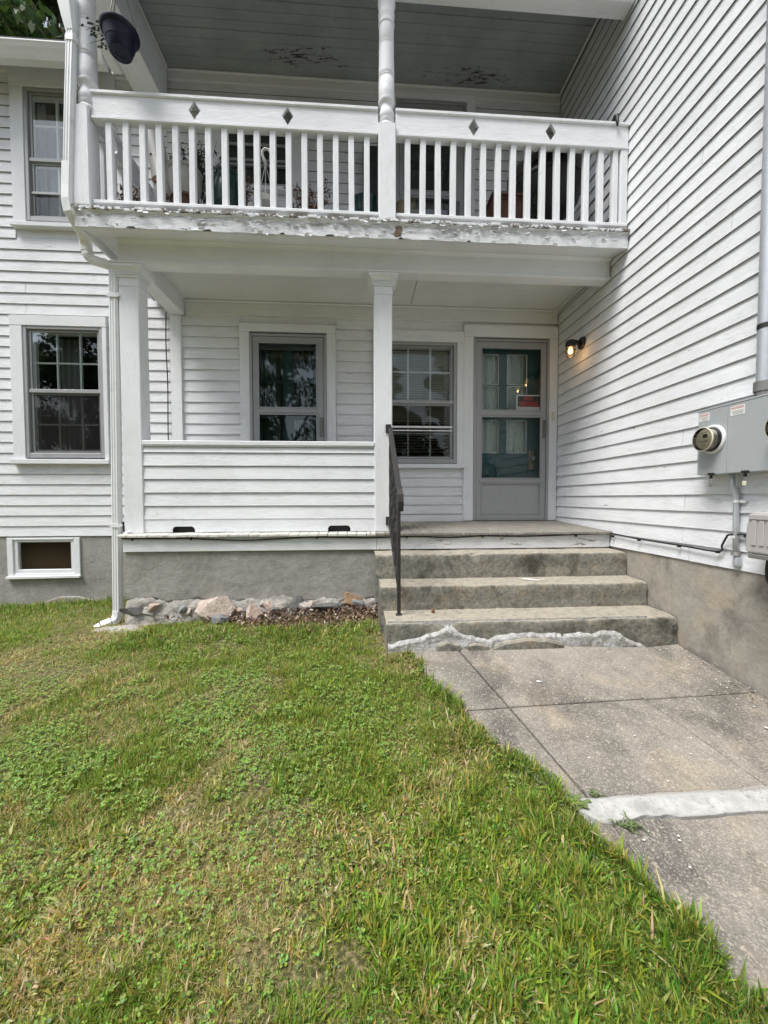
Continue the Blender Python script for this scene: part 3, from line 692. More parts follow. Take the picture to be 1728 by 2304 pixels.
def mort(u, v):
    xx = -1.97+2.12*u; top = -.60+.055*mnoise.fractal((xx*3.5, 1, 6), .9, 2, 5)-.02*u
    z = -.95+(top+.95)*v
    return (xx, YP-.006+.026*(v**6)+.025*mnoise.fractal((xx*7, z*9, 4), .7, 2.1, 5)-.06*(1-v)*(1-v), z)
grid_noise(mort, 120, 24, 'broken_mortar', 'mortar', pf)

rr_ = random.Random(5)
for i in range(46):
    xx = rr_.uniform(-1.9, .1); sz_ = rr_.uniform(.025, .075); zz = rr_.uniform(-.80, -.66)+.02*xx*-1
    bm = bmesh.new(); bmesh.ops.create_icosphere(bm, subdivisions=2, radius=1); pl_ = [(Vector((rr_.gauss(0, 1), rr_.gauss(0, 1), rr_.gauss(0, 1))).normalized(), rr_.uniform(.4, .75)) for _ in range(10)]
    for v in bm.verts:
        p = v.co.copy()
        for n_, d_ in pl_:
            e_ = p.dot(n_)-d_
            if e_ > 0: p -= n_*e_
        v.co = Vector((p.x*sz_*rr_.uniform(1.25, 1.35), p.y*sz_*.8, p.z*sz_*.85))+Vector((xx, YP+.004, zz))
    me = bpy.data.meshes.new('rubble_stone'); bm.to_mesh(me); bm.free()
    link('rubble_stone', me, M[rr_.choice(['mortar', 'mortar', 'mortar', 'rock_pink', 'rock_grey', 'rock_dark', 'rock_red'])], pf)

# square columns
def column(xc, w, z0=-.03):
    cdepth = .15; ya = 3.50; c = obj('column', MB().box(xc-w/2, xc+w/2, ya, ya+cdepth, z0-.012, 2.14), 'trim_v', porch, bevel=.006)
    def ring(e, za, zb, bev=.003): return obj('capital', MB().box(xc-w/2-e, xc+w/2+e, ya-e, ya+cdepth+e, za, zb), 'trim', c, bevel=bev)
    ring(.006, 2.055, 2.062, .002); ring(.012, 2.125, 2.142); ring(.02, 2.143, 2.155, .004); ring(.013, 2.156, 2.164)
    mb = MB(); a = w/2+.015; b = w/2+.042; ca, cb = ya-.015, ya-.042; da, db = ya+cdepth+.015, ya+cdepth+.042
    n = 5
    for i in range(n+1):
        t = i/n; k = t*t; q = a+(b-a)*k; y0_, y1_ = ca+(cb-ca)*k, da+(db-da)*k; z = 2.165+.03*t
        mb.v += [(xc-q, y0_, z), (xc+q, y0_, z), (xc+q, y1_, z), (xc-q, y1_, z)]
    for i in range(n):
        for k in range(4): p_, q_ = i*4+k, i*4+(k+1) % 4; mb.f.append((p_, q_, q_+4, p_+4))
    mb.f.append((3, 2, 1, 0)); mb.f.append(tuple(n*4+k for k in range(4)))
    obj('capital', mb, 'trim', c)
    ring(.046, 2.196, 2.222); ring(.054, 2.223, 2.236)
    return c
column(-1.935, .163); column(.222, .160)

# lower beam, soffit, ceiling
obj('beam', MB().box(-2.01, XR-.003, 3.485, 3.60, 2.2365, 2.43), 'trim', porch, bevel=.004)
obj('beam_bead', MB().box(-2.0, XR-.004, 3.474, 3.4845, 2.2375, 2.262), 'trim', porch, bevel=.003)
obj('beam', MB().box(-2.01, -1.865, 3.601, D-.024, 2.2365, 2.43), 'trim_y', porch, bevel=.004)
obj('ceiling_panel', MB().box(-1.864, .580, 3.601, D-.002, 2.405, 2.42), 'ceiling', porch)
obj('ceiling_panel', MB().box(.586, XR-.002, 3.601, D-.002, 2.405, 2.42), 'ceiling', porch)
obj('cove_moulding', MB().box(-1.864, XR-.003, D-.035, D-.013, 2.382, 2.404), 'ceiling', porch, bevel=.008)
obj('cove_moulding', MB().box(XR-.03, XR-.012, 3.61, D-.036, 2.382, 2.404), 'ceiling', porch, bevel=.008)
obj('soffit', MB().prism([(3.276, 2.378), (3.484, 2.425), (3.484, 2.44), (3.276, 2.395)], -2.16, XR-.004, 'X'), 'trim', porch)
obj('soffit', MB().box(-2.16, -2.011, 3.487, D-.02, 2.428, 2.44), 'trim_y', porch)
obj('cove_moulding', MB().prism([(3.45, 2.416), (3.4845, 2.395), (3.4845, 2.424)], -2.0, XR-.005, 'X'), 'trim', porch)
# half wall
hw = holder('half_wall', porch)
obj('cap_rail', MB().box(-1.853, .141, 3.495, 3.66, .722, .762), 'trim', hw, bevel=.005)
obj('cap_moulding', MB().box(-1.852, .14, 3.505, 3.65, .712, .7215), 'trim', hw)
for z in (.081, .197, .313, .430, .546): clapboard(hw, -1.853, .141, z, .1165, 3.508, 'Y', 'siding')
clapboard(hw, -1.853, .141, .662, .05, 3.508, 'Y', 'siding', top=.711)
def notch(xa, xb, zt, r=.028):
    return [(xa, -.034), (xa, zt-r), (xa+.3*r, zt-.3*r), (xa+r, zt), (xb-r, zt), (xb-.3*r, zt-.3*r), (xb, zt-r), (xb, -.034)]
poly = [(-1.853, -.034)]+notch(-1.621, -1.430, .017)+notch(-.275, -.075, .017)+[(.141, -.034), (.141, .094), (-1.853, .094)]
obj('clapboard', MB().prism(poly, 3.512, 3.522, 'Y'), 'siding', hw)
obj('backing', MB().box(-1.85, .139, 3.526, 3.62, .03, .711), 'trim', hw)
obj('rear_lining', MB().box(-1.85, .139, 3.621, 3.635, -.03, .711), 'trim', hw)
obj('drain_shade', MB().box(-1.66, -1.39, 3.56, 3.575, -.04, .029), 'black', hw); obj('drain_shade', MB().box(-.31, -.04, 3.56, 3.575, -.04, .029), 'black', hw)  # black panels stand in for the shade inside the drain slots

# balcony floor: painted boards with ragged ends, fascia
bf = holder('balcony_floor', porch); x = -2.225
while x < 2.28:
    xe = min(x+.079, 2.286); f = 3.226+random.uniform(-.006, .008); dz = random.uniform(-.003, .003)
    if random.random() < .05: f += .02
    obj('deck_board', MB().box(x, xe, f, D-.02, 2.496+dz, 2.519+dz), 'deckend', bf, bevel=.003); x += .083
obj('joist', MB().box(-2.15, 2.28, 3.30, D-.03, 2.441, 2.492), 'ceiling', bf)
def fasc(u, v):
    xx = -2.185+4.47*u; z = 2.372+.107*v; ragged = .006*mnoise.noise((xx*9, 0, 0)) if v in (0, 1) else 0
    return (xx, 3.25+.003*mnoise.fractal((xx*6, z*20, 0), .8, 2, 4), z+ragged)
fa = grid_noise(fasc, 160, 8, 'fascia', 'peeling', porch)
obj('fascia', MB().box(-2.184, 2.286, 3.254, 3.275, 2.374, 2.478), 'peeling', porch)
obj('fascia', MB().box(-2.186, -2.161, 3.276, D-.02, 2.374, 2.478), 'trim_y', porch, bevel=.004)
obj('bed_moulding', MB().prism([(3.234, 2.4935), (3.2485, 2.479), (3.262, 2.479), (3.262, 2.4935)], -2.20, 2.285, 'X'), 'peeling', porch)
rot = MB().prism([(.300, 2.392), (.318, 2.388), (.336, 2.396), (.352, 2.392), (.350, 2.425), (.366, 2.448), (.362, 2.472), (.330, 2.476), (.306, 2.466), (.312, 2.436), (.296, 2.42)], 3.244, 3.252, 'Y')
obj('rotten_patch', rot, 'rot_wood', porch, bevel=.002)
for (xa, xb) in ((-1.80, -1.73), (-1.22, -1.15), (-.62, -.58), (-.26, -.19), (.33, .37), (.90, .93)):
    obj('rotten_patch', MB().prism([(xa, 2.372), (xb, 2.372), (xb-.012, 2.384), (xa+.02, 2.381)], 3.243, 3.252, 'Y'), 'black', porch)
# curled flakes of paint along fascia and nosing
fl = MB()
for i in range(260):
    xx = random.uniform(-2.15, 2.2) if i % 3 else random.gauss(.1, .9); xx = max(-2.15, min(2.2, xx))
    z = random.choice([2.476, 2.468, 2.48, 2.44, 2.378, 2.50])+random.uniform(-.008, .006)
    L = random.uniform(.010, .055); W = random.uniform(.006, .018); ang = random.uniform(-.25, .25); bend = random.uniform(.15, 1.1)
    y = 3.247 if z < 2.48 else 3.222
    pts = []
    for k in range(4):
        t = k/3; up = W*math.cos(bend*t)*t; outw = W*math.sin(bend*t)*t
        pts.append((up, outw))
    s_ = random.choice((-1, 1)); o = len(fl.v)
    for (u_, ow) in pts:
        for e in (-.5, .5):
            lx = e*L*(1-.25*random.random()); fl.v.append((xx+lx*math.cos(ang), y-ow-.001, z+s_*u_+lx*math.sin(ang)))
    for k in range(3): fl.f.append((o+2*k, o+2*k+1, o+2*k+3, o+2*k+2))
fo = obj('paint_flakes', fl, 'trim', porch); fo['kind'] = 'stuff'

# turned balcony posts
def post(xc, w=.14, lean=0.0):
    yc = 3.312; p = obj('post', MB().box(xc-w/2, xc+w/2, yc-w/2, yc+w/2, 2.531, 3.285), 'trim_v', porch, bevel=.006)
    r = .064
    prof = [(.058, 3.27), (.069, 3.286), (.066, 3.297), (.060, 3.304), (.060, 3.318), (.066, 3.326), (.066, 3.336), (.056, 3.343), (.060, 3.352), (.066, 3.368), (.066, 3.388), (.058, 3.412), (.050, 3.436), (.050, 3.455), (.054, 3.468), (.066, 3.476), (.069, 3.485), (.069, 3.498), (.058, 3.508), (.058, 3.518), (.066, 3.545), (r, 3.56),
            (r, 3.664), (r-.003, 3.668), (r, 3.672), (r, 3.688), (r-.004, 3.692), (r, 3.697), (r, 3.71), (.0625, 3.80), (.061, 3.925), (.0575, 3.929), (.061, 3.934), (.061, 3.948), (.0575, 3.952), (.061, 3.957), (.060, 4.07), (.058, 4.085), (.064, 4.09), (.066, 4.105), (.058, 4.13), (.064, 4.15), (.067, 4.18), (.060, 4.20), (.064, 4.225), (.07, 4.25), (.072, 4.27), (.06, 4.29), (.06, 4.342)]
    obj('turned_shaft', MB().lathe(prof, (xc+lean, yc, 0), 32), 'trim_v', p, smooth=True, angle=.7); return p
post(-2.132, lean=.036); post(.242)

# railings
def diamond_rail(mb, a0, a1, z0, z1, y0, y1, dias, axis='Y'):
    """board with diamond holes, built of quads around each hole"""
    hx, hz = .046, .070; zc = 3.312
    cuts = sorted(dias); xs = [a0]
    def quadpair(poly): mb.prism(poly, y0, y1, axis)
    prev = a0
    for c in cuts:
        if c-hx > prev: quadpair([(prev, z0), (c-hx, z0), (c-hx, z1), (prev, z1)])
        quadpair([(c-hx, z0), (c, z0), (c, zc-hz), (c-hx, zc)]); quadpair([(c, z0), (c+hx, z0), (c+hx, zc), (c, zc-hz)])
        quadpair([(c-hx, zc), (c, zc+hz), (c, z1), (c-hx, z1)]); quadpair([(c, zc+hz), (c+hx, zc), (c+hx, z1), (c, z1)])
        prev = c+hx
    quadpair([(prev, z0), (a1, z0), (a1, z1), (prev, z1)])
def railing(x0, x1, bal, dias, zoff=0.0):
    r = holder('railing', porch)
    mb = MB(); diamond_rail(mb, x0, x1, 3.226, 3.386, 3.272, 3.297, dias); obj('rail_board', mb, 'trim', r)
    obj('top_rail', MB().box(x0, x1, 3.258, 3.325, 3.387, 3.42), 'trim', r, bevel=.007)
    obj('sub_rail', MB().box(x0, x1, 3.262, 3.335, 3.20, 3.2255), 'trim', r, bevel=.005)
    obj('bottom_rail', MB().prism([(3.262, 2.563), (3.345, 2.563), (3.345, 2.588), (3.325, 2.598), (3.282, 2.598), (3.262, 2.588)], x0, x1, 'X'), 'trim', r, bevel=.003)
    for bx in bal:
        t = random.uniform(-.002, .002)
        mb = MB(); mb.v = [(bx-.023-t, 3.281, 2.597), (bx+.023-t, 3.281, 2.597), (bx+.023-t, 3.326, 2.597), (bx-.023-t, 3.326, 2.597), (bx-.023+t, 3.281, 3.2015), (bx+.023+t, 3.281, 3.2015), (bx+.023+t, 3.326, 3.2015), (bx-.023+t, 3.326, 3.2015)]
        mb.f = [(3,2,1,0),(4,5,6,7),(0,1,5,4),(1,2,6,5),(2,3,7,6),(3,0,4,7)]
        obj('baluster', mb, 'trim_v', r, bevel=.003)
    return r
railing(-2.057, .171, [-1.935+.1258*i for i in range(17)], (-1.277, -.553))
railing(.313, 2.288, [.412+.1268*i for i in range(15)], (.958, 1.611))
obj('rail_end_post', MB().box(2.225, 2.287, 3.27, 3.33, 2.531, 3.2), 'trim_v', porch, bevel=.003)
# side railing along the left edge of the balcony
rs = holder('railing', porch); mb = MB()
for (c0, c1, dias) in ((3.385, D-.026, (3.64, 4.08)),):
    diamond_rail(mb, c0, c1, 3.226, 3.386, -2.12, -2.095, dias, 'X')
obj('rail_board', mb, 'trim_y', rs)
obj('top_rail', MB().box(-2.14, -2.075, 3.385, D-.026, 3.387, 3.42), 'trim_y', rs, bevel=.006)
obj('sub_rail', MB().box(-2.14, -2.07, 3.385, D-.026, 3.20, 3.2255), 'trim_y', rs, bevel=.004)
obj('bottom_rail', MB().box(-2.14, -2.07, 3.385, D-.026, 2.556, 2.597), 'trim_y', rs, bevel=.004)
for i in range(7): obj('baluster', MB().box(-2.13, -2.085, 3.47+.126*i, 3.515+.126*i, 2.5975, 3.1995), 'trim_v', rs, bevel=.003)

# upper beams, beadboard ceiling, porch roof
obj('beam', MB().box(-2.185, XR-.003, 3.226, 3.352, 4.343, 4.78), 'trim', porch, bevel=.004)
obj('beam', MB().box(-2.185, -1.995, 3.353, D-.02, 4.37, 4.775), 'trim_y', porch, bevel=.004)
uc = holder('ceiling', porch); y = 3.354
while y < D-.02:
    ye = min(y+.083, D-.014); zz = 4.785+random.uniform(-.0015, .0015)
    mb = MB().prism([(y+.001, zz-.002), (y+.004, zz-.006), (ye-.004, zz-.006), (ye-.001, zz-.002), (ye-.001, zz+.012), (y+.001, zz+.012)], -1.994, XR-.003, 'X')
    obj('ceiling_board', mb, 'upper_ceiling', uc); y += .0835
obj('ceiling_backing', MB().box(-1.994, XR-.003, 3.354, D-.001, 4.80, 4.82), 'black', uc)
obj('cove_moulding', MB().box(-1.994, XR-.004, D-.04, D-.013, 4.755, 4.779), 'ceiling', uc, bevel=.008)
obj('cove_moulding', MB().box(-1.993, -1.97, 3.36, D-.05, 4.752, 4.776), 'ceiling', uc, bevel=.008)
obj('cove_moulding', MB().box(XR-.035, XR-.012, 3.36, D-.05, 4.752, 4.776), 'ceiling', uc, bevel=.008)
obj('roof', MB().prism([(3.02, 4.79), (3.02, 4.90), (D, 5.22), (D, 4.93), (3.354, 4.83)], -2.40, XR-.02, 'X'), 'shingle', porch)
obj('fascia', MB().box(-2.41, XR-.02, 3.0, 3.019, 4.76, 4.91), 'trim', porch)
obj('soffit', MB().box(-2.39, XR-.02, 3.02, 3.225, 4.765, 4.785).box(-2.39, -2.186, 3.226, D-.02, 4.68, 4.70), 'trim', porch)
# small eave gutter of the porch roof, running back to the wall
g = MB(); xg = -2.33
g.prism([(xg-.055, 4.47), (xg-.045, 4.41), (xg+.04, 4.41), (xg+.05, 4.425), (xg+.05, 4.47), (xg+.042, 4.47), (xg+.038, 4.42), (xg-.037, 4.42), (xg-.047, 4.47)], 3.30, 4.12, 'Y')
obj('gutter', g, 'white_metal', porch, bevel=.002)
obj('gutter_end', MB().box(xg-.056, xg+.051, 4.121, 4.126, 4.405, 4.475), 'white_metal', porch)
obj('fascia', MB().box(-2.28, -2.186, 3.24, D-.02, 4.43, 4.68), 'trim_y', porch)
tag(obj('rail_clip', MB().tube([(2.172, 3.31, 3.425), (2.172, 3.30, 3.455), (2.172, 3.275, 3.47), (2.172, 3.252, 3.455), (2.172, 3.246, 3.40), (2.172, 3.244, 3.365)], [.012, .016, .018, .016, .011, .006], 8), 'black', None, smooth=True),
    'small black plastic hook clipped over the balcony top rail near the side wall', 'hook')

# ------------------------------------------------------------------ concrete steps
steps = thing('concrete_steps', 'three worn concrete steps patched with white plaster leading up to the porch deck', 'steps')
def step(x0, yf, zt, zb, yb, lean=.012, x1=XR-.006):
    """cast step with worn rounded nosing: front sheet, tread and left cheek as one displaced skin"""
    mb = MB(); nu, prof = 90, []
    r = .022
    prof += [(yf-lean*0, zb)] + [(yf+.004*math.sin(i*2.1), zb+(zt-r-zb)*i/9) for i in range(1, 10)]
    for a in (22, 45, 68, 90): prof.append((yf+r-r*math.cos(R(a)), zt-r+r*math.sin(R(a))))
    prof += [(yf+r+(yb-yf-r)*i/7, zt+.004*i/7) for i in range(1, 8)]
    m = len(prof)
    def put(x, sx):
        for k, (y, z) in enumerate(prof):
            n = mnoise.fractal((x*5, y*6, z*7), .8, 2.1, 5); n2 = mnoise.noise((x*16, y*16, z*16))
            chip = max(0, mnoise.noise((x*9, 3.3, zt*5))-.32)*.05 if 9 <= k <= 13 else 0
            inr = k < m-1
            mb.v.append((sx, y+(.007*n+.002*n2+chip if inr else 0), z-(.005*n+chip if 9 < k else 0)))
    # left cheek: inner ring to give the end a rounded arris
    for i in range(nu+1):
        t = i/nu; x = x0+(x1-x0)*t
        put(x, x)
    for i in range(nu):
        for k in range(m-1): a = i*m+k; mb.f.append((a, a+m, a+m+1, a+1))
    o = len(mb.v)                                              # cheek
    mb.v += [(x0, yb, zb)]
    mb.f.append(tuple(range(m))+(o,))
    o = len(mb.v); e = nu*m; mb.v += [(x1, yb, zb)]; mb.f.append(tuple(e+k for k in range(m-1, -1, -1))+(o,))
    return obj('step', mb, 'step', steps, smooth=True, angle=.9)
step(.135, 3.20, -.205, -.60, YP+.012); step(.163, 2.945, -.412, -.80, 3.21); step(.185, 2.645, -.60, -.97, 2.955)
obj('core', MB().box(.16, XR-.01, 3.0, 3.41, -1.0, -.43).box(.2, XR-.01, 2.70, 3.0, -1.0, -.63), 'step', steps)
top_l = [(.215, -.745), (.255, -.728), (.33, -.715), (.418, -.700), (.47, -.672), (.53, -.664), (.612, -.626), (.66, -.636), (.70, -.672), (.76, -.690)]
top_m = [(.76, -.690), (.83, -.708), (.90, -.718), (.98, -.700), (1.083, -.683), (1.20, -.684), (1.30, -.690), (1.424, -.694)]
def irreg(name, poly, y0, y1, mat, bev=.006):
    pts = []
    for i, p in enumerate(poly):
        q = poly[(i+1) % len(poly)]
        for k in range(4):
            t = k/4; pts.append((p[0]+(q[0]-p[0])*t+.004*mnoise.noise((p[0]*30+k, 1, 0)), p[1]+(q[1]-p[1])*t+.006*mnoise.noise((p[0]*25+k*3, 7, 0))))
    return obj(name, MB().prism(pts, y0, y1, 'Y'), mat, steps, bevel=bev)
top_all = top_l+top_m[1:]+[(1.432, -.70), (1.55, -.690), (1.643, -.700), (1.70, -.684), (1.785, -.680), (1.86, -.705), (1.92, -.745), (2.0, -.775), (2.06, -.82)]
tx_, tz_ = [p[0] for p in top_all], [p[1] for p in top_all]
def plaster_skin(u, v):
    x = .195+1.87*u; z = -.86+.27*v
    tp = float(np.interp(x, tx_, tz_)); n = mnoise.fractal((x*13, z*13, 2), .8, 2.1, 5); n2 = mnoise.fractal((x*40, z*40, 8), .8, 2.1, 3)
    d_ = tp+.010*n-z
    if 1.422 < x < 1.436: d_ -= .02
    for (xa, xb, zt) in ((.52, .70, -.74), (.74, .90, -.75), (.92, 1.42, -.735)):              # stones showing through
        if xa < x < xb: d_ -= max(0, (zt+.012*n-z))*1.3
    k = max(-.25, min(1, d_/.022))
    return (x, 2.650-.026*k-.006*n*k-.0015*n2, z)
grid_noise(plaster_skin, 240, 44, 'plaster_repair', 'plaster', steps)
irreg('stone_fragment', [(.50, -.85), (.70, -.85), (.715, -.80), (.69, -.745), (.60, -.725), (.53, -.75)], 2.606, 2.65, 'step', .012)
irreg('stone_fragment', [(.735, -.85), (.90, -.85), (.905, -.79), (.885, -.755), (.80, -.742), (.745, -.755)], 2.60, 2.65, 'step', .012)
irreg('stone_fragment', [(.912, -.84), (1.20, -.84), (1.43, -.83), (1.425, -.755), (1.30, -.725), (1.15, -.715), (1.0, -.735), (.92, -.768)], 2.598, 2.65, 'step', .014)
# twig and flaked paint lying about
tw = MB().tube([(1.33, 3.10, -.398), (1.36, 3.06, -.397), (1.42, 3.03, -.399), (1.50, 3.04, -.399)], [.004, .006, .005, .003], 6)
tag(obj('twig', tw, 'curtain', None, smooth=True), 'thin pale bent twig lying on the middle concrete step', 'twig')
deb = MB()
def chip(x, y, z, s):
    a = random.uniform(0, 6.28); o = len(deb.v); n = 5; h = random.uniform(.001, .004)
    deb.v.extend((x+s*random.uniform(.5, 1)*math.cos(a+6.283*k/n), y+s*random.uniform(.4, .9)*math.sin(a+6.283*k/n), z+h+random.uniform(0, .002)) for k in range(n))
    deb.f.append(tuple(o+k for k in range(n)))
for i in range(60):
    k = random.choice((0, 1, 2)); yy = [(3.22, 3.41), (2.97, 3.19), (2.68, 2.93)][k]
    chip(random.uniform(.25, 2.2), random.uniform(*yy), (-.205, -.412, -.60)[k]+.004, random.uniform(.003, .009))
for i in range(170):
    x, y = (random.uniform(.9, 2.25), random.uniform(.6, 2.55)) if i % 3 else (random.uniform(2.05, 2.27), random.uniform(1.7, 2.6))
    if x < j1(y): continue
    chip(x, y, walk_z(y)+.004, random.uniform(.002, .008))
chip(1.06, 2.22, walk_z(2.22)+.006, .02); chip(2.02, 1.78, walk_z(1.78)+.006, .014)
o = obj('paint_chips', deb, 'sign_white', None); tag(o, 'white flakes of paint scattered over the steps and walkway', 'paint chips', kind='stuff')
dl = MB()
tag(obj('pine_cone', MB().lathe([(.001, 0), (.012, .006), (.015, .016), (.010, .028), (.001, .036)], (.55, 2.86, -.597), 10), 'dry_leaf', None, smooth=True), 'small dark brown cone on the lowest step near the railing post', 'pine cone')

# ------------------------------------------------------------------ wrought iron handrail
hr = thing('handrail', 'black wrought iron handrail with curled lower end, fixed to the middle porch column', 'handrail')
pa, pb = Vector((.283, 3.49, .885)), Vector((.288, 2.80, .335))
tr = MB(); tr.rect_sweep([tuple(pa+(pb-pa)*t) for t in (0, .25, .5, .75, .97)]+[(.290, 2.765, .318), (.293, 2.735, .285), (.295, 2.725, .235), (.295, 2.735, .19), (.295, 2.755, .170)], .040, .014)
obj('top_rail', tr, 'iron', hr)
obj('bottom_rail', MB().rect_sweep([(.268, 3.49, .075), (.290, 2.815, -.43)], .022, .014), 'iron', hr)
obj('post', MB().rect_sweep([(.291, 2.835, -.602), (.289, 2.82, -.2), (.288, 2.812, .33)], .027, .027), 'iron', hr)
obj('base_collar', MB().box(.268, .314, 2.812, 2.858, -.603, -.592), 'iron', hr, bevel=.003)
for i in range(5):
    t = (i+.7)/5.4; y = 3.49-.68*t; zt = .885-.55*t*1.0-.01; zb = .075-.505*t
    mb = MB(); n = 14; P = [(.270+.018*t, y, zb+(zt-zb)*k/n) for k in range(n+1)]
    o0 = len(mb.v)
    for k, p in enumerate(P):                                   # twisted square picket
        a = k*.55
        for q in range(4): mb.v.append((p[0]+.010*math.cos(a+q*1.5708), p[1]+.010*math.sin(a+q*1.5708), p[2]))
    for k in range(n):
        for q in range(4): a, b = k*4+q, k*4+(q+1) % 4; mb.f.append((a, b, b+4, a+4))
    obj('picket', mb, 'iron', hr)
    if i < 4:
        zc = (zt+zb)/2; sc_ = []
        for k in range(22):
            a = k/21*9.4; r_ = .012+.0052*a; sc_.append((.272+.018*t, y-.068+r_*math.cos(a), zc-.06+r_*math.sin(a)*1.4))
        obj('scroll', MB().tube(sc_, .006, 6), 'iron', hr)
for z in (.885, .065): obj('wall_bracket', MB().box(.242, .290, 3.478, 3.499, z-.045, z+.03), 'iron', hr, bevel=.003)

# ------------------------------------------------------------------ rain pipe
dp = thing('downspout', 'white ribbed metal downspout zigzagging from the porch gutter down to the lawn', 'downspout')
obj('funnel_outlet', MB().rect_sweep([(-2.30, 3.29, 4.44), (-2.25, 3.262, 4.22), (-2.185, 3.25, 4.06)], .09, .08), 'white_metal', dp)
obj('funnel', MB().rect_sweep([(-2.188, 3.245, 4.06), (-2.183, 3.245, 4.03), (-2.172, 3.245, 3.92), (-2.158, 3.245, 3.80)], .078, .066, ups=[1.62, 1.65, 1.35, .98]), 'white_metal', dp)
def ribbed(name, path, w=.072, d=.055):
    p = obj(name, MB().rect_sweep(path, w, d), 'white_metal', dp)
    P = [Vector(q) for q in path]
    for k in (-1, 0, 1):
        rb = MB(); rb.rect_sweep([tuple(q+Vector((k*w*.27, -d/2-.0005, 0))) for q in P], .007, .006); obj('rib', rb, 'white_metal', p)
    return p
ribbed('pipe', [(-2.158, 3.245, 3.83), (-2.188, 3.245, 3.3), (-2.216, 3.25, 2.80)])
obj('pipe_joint', MB().rect_sweep([(-2.217, 3.25, 2.835), (-2.226, 3.25, 2.66), (-2.226, 3.245, 2.56), (-2.216, 3.25, 2.48), (-2.205, 3.30, 2.43), (-2.225, 3.40, 2.415), (-2.245, 3.455, 2.40), (-2.25, 3.475, 2.36), (-2.25, 3.48, 2.32)], .082, .062), 'white_metal', dp)
el = MB(); ep = [(-2.25, 3.48, 2.33), (-2.247, 3.482, 2.295), (-2.228, 3.49, 2.268), (-2.19, 3.50, 2.252), (-2.13, 3.512, 2.243), (-2.085, 3.52, 2.228), (-2.064, 3.525, 2.200), (-2.061, 3.525, 2.15)]
obj('elbow', el.rect_sweep(ep, .070, .058), 'white_metal', dp)
for k in (1.3, 1.8, 2.3, 2.8):
    i = int(k); q = Vector(ep[i]).lerp(Vector(ep[i+1]), k-i); q2 = Vector(ep[i]).lerp(Vector(ep[i+1]), k-i+.12)
    obj('crimp', MB().rect_sweep([tuple(q), tuple(q2)], .075, .064), 'white_metal', dp)
ribbed('pipe', [(-2.061, 3.525, 2.19), (-2.075, 3.525, 1.0), (-2.100, 3.525, -.745)], .075, .058)
sh = [(-2.100, 3.525, -.715), (-2.103, 3.522, -.765), (-2.122, 3.510, -.800), (-2.160, 3.488, -.818), (-2.205, 3.462, -.834), (-2.238, 3.442, -.862), (-2.250, 3.435, -.895)]
def smooth_path(P, m=6):
    P = [Vector(p) for p in P]; Q = []
    for i in range(len(P)-1):
        p0, p1, p2, p3 = P[max(0, i-1)], P[i], P[i+1], P[min(len(P)-1, i+2)]
        for k in range(m):
            t = k/m; Q.append(tuple(.5*((2*p1)+(p2-p0)*t+(2*p0-5*p1+4*p2-p3)*t*t+(-p0+3*p1-3*p2+p3)*t**3)))
    return Q+[tuple(P[-1])]
sq = smooth_path(sh)
obj('shoe', MB().rect_sweep(sq, .086, .074, cham=.36), 'white_metal', dp)
obj('shoe_mouth', MB().rect_sweep([(-2.249, 3.4355, -.893), (-2.2505, 3.435, -.897)], .066, .054), 'black', dp)
obj('strap', MB().box(-2.105, -2.022, 3.485, 3.494, 1.955, 1.99).box(-2.024, -2.005, 3.485, 3.60, 1.958, 1.995), 'white_metal', dp, bevel=.002)
obj('strap', MB().box(-2.13, -2.045, 3.487, 3.494, .015, .045).prism([(-2.047, .012), (-2.022, .03), (-2.047, .048)], 3.487, 3.494), 'white_metal', dp)
obj('strap', MB().rect_sweep([(-2.160, 3.245, 3.765), (-2.162, 3.245, 3.72)], .085, .068), 'white_metal', dp)
obj('stand_off', MB().box(-2.022, -2.010, 3.53, 3.58, 1.90, 2.04).box(-2.045, -2.02, 3.53, 3.58, -.03, .06), 'black', dp)

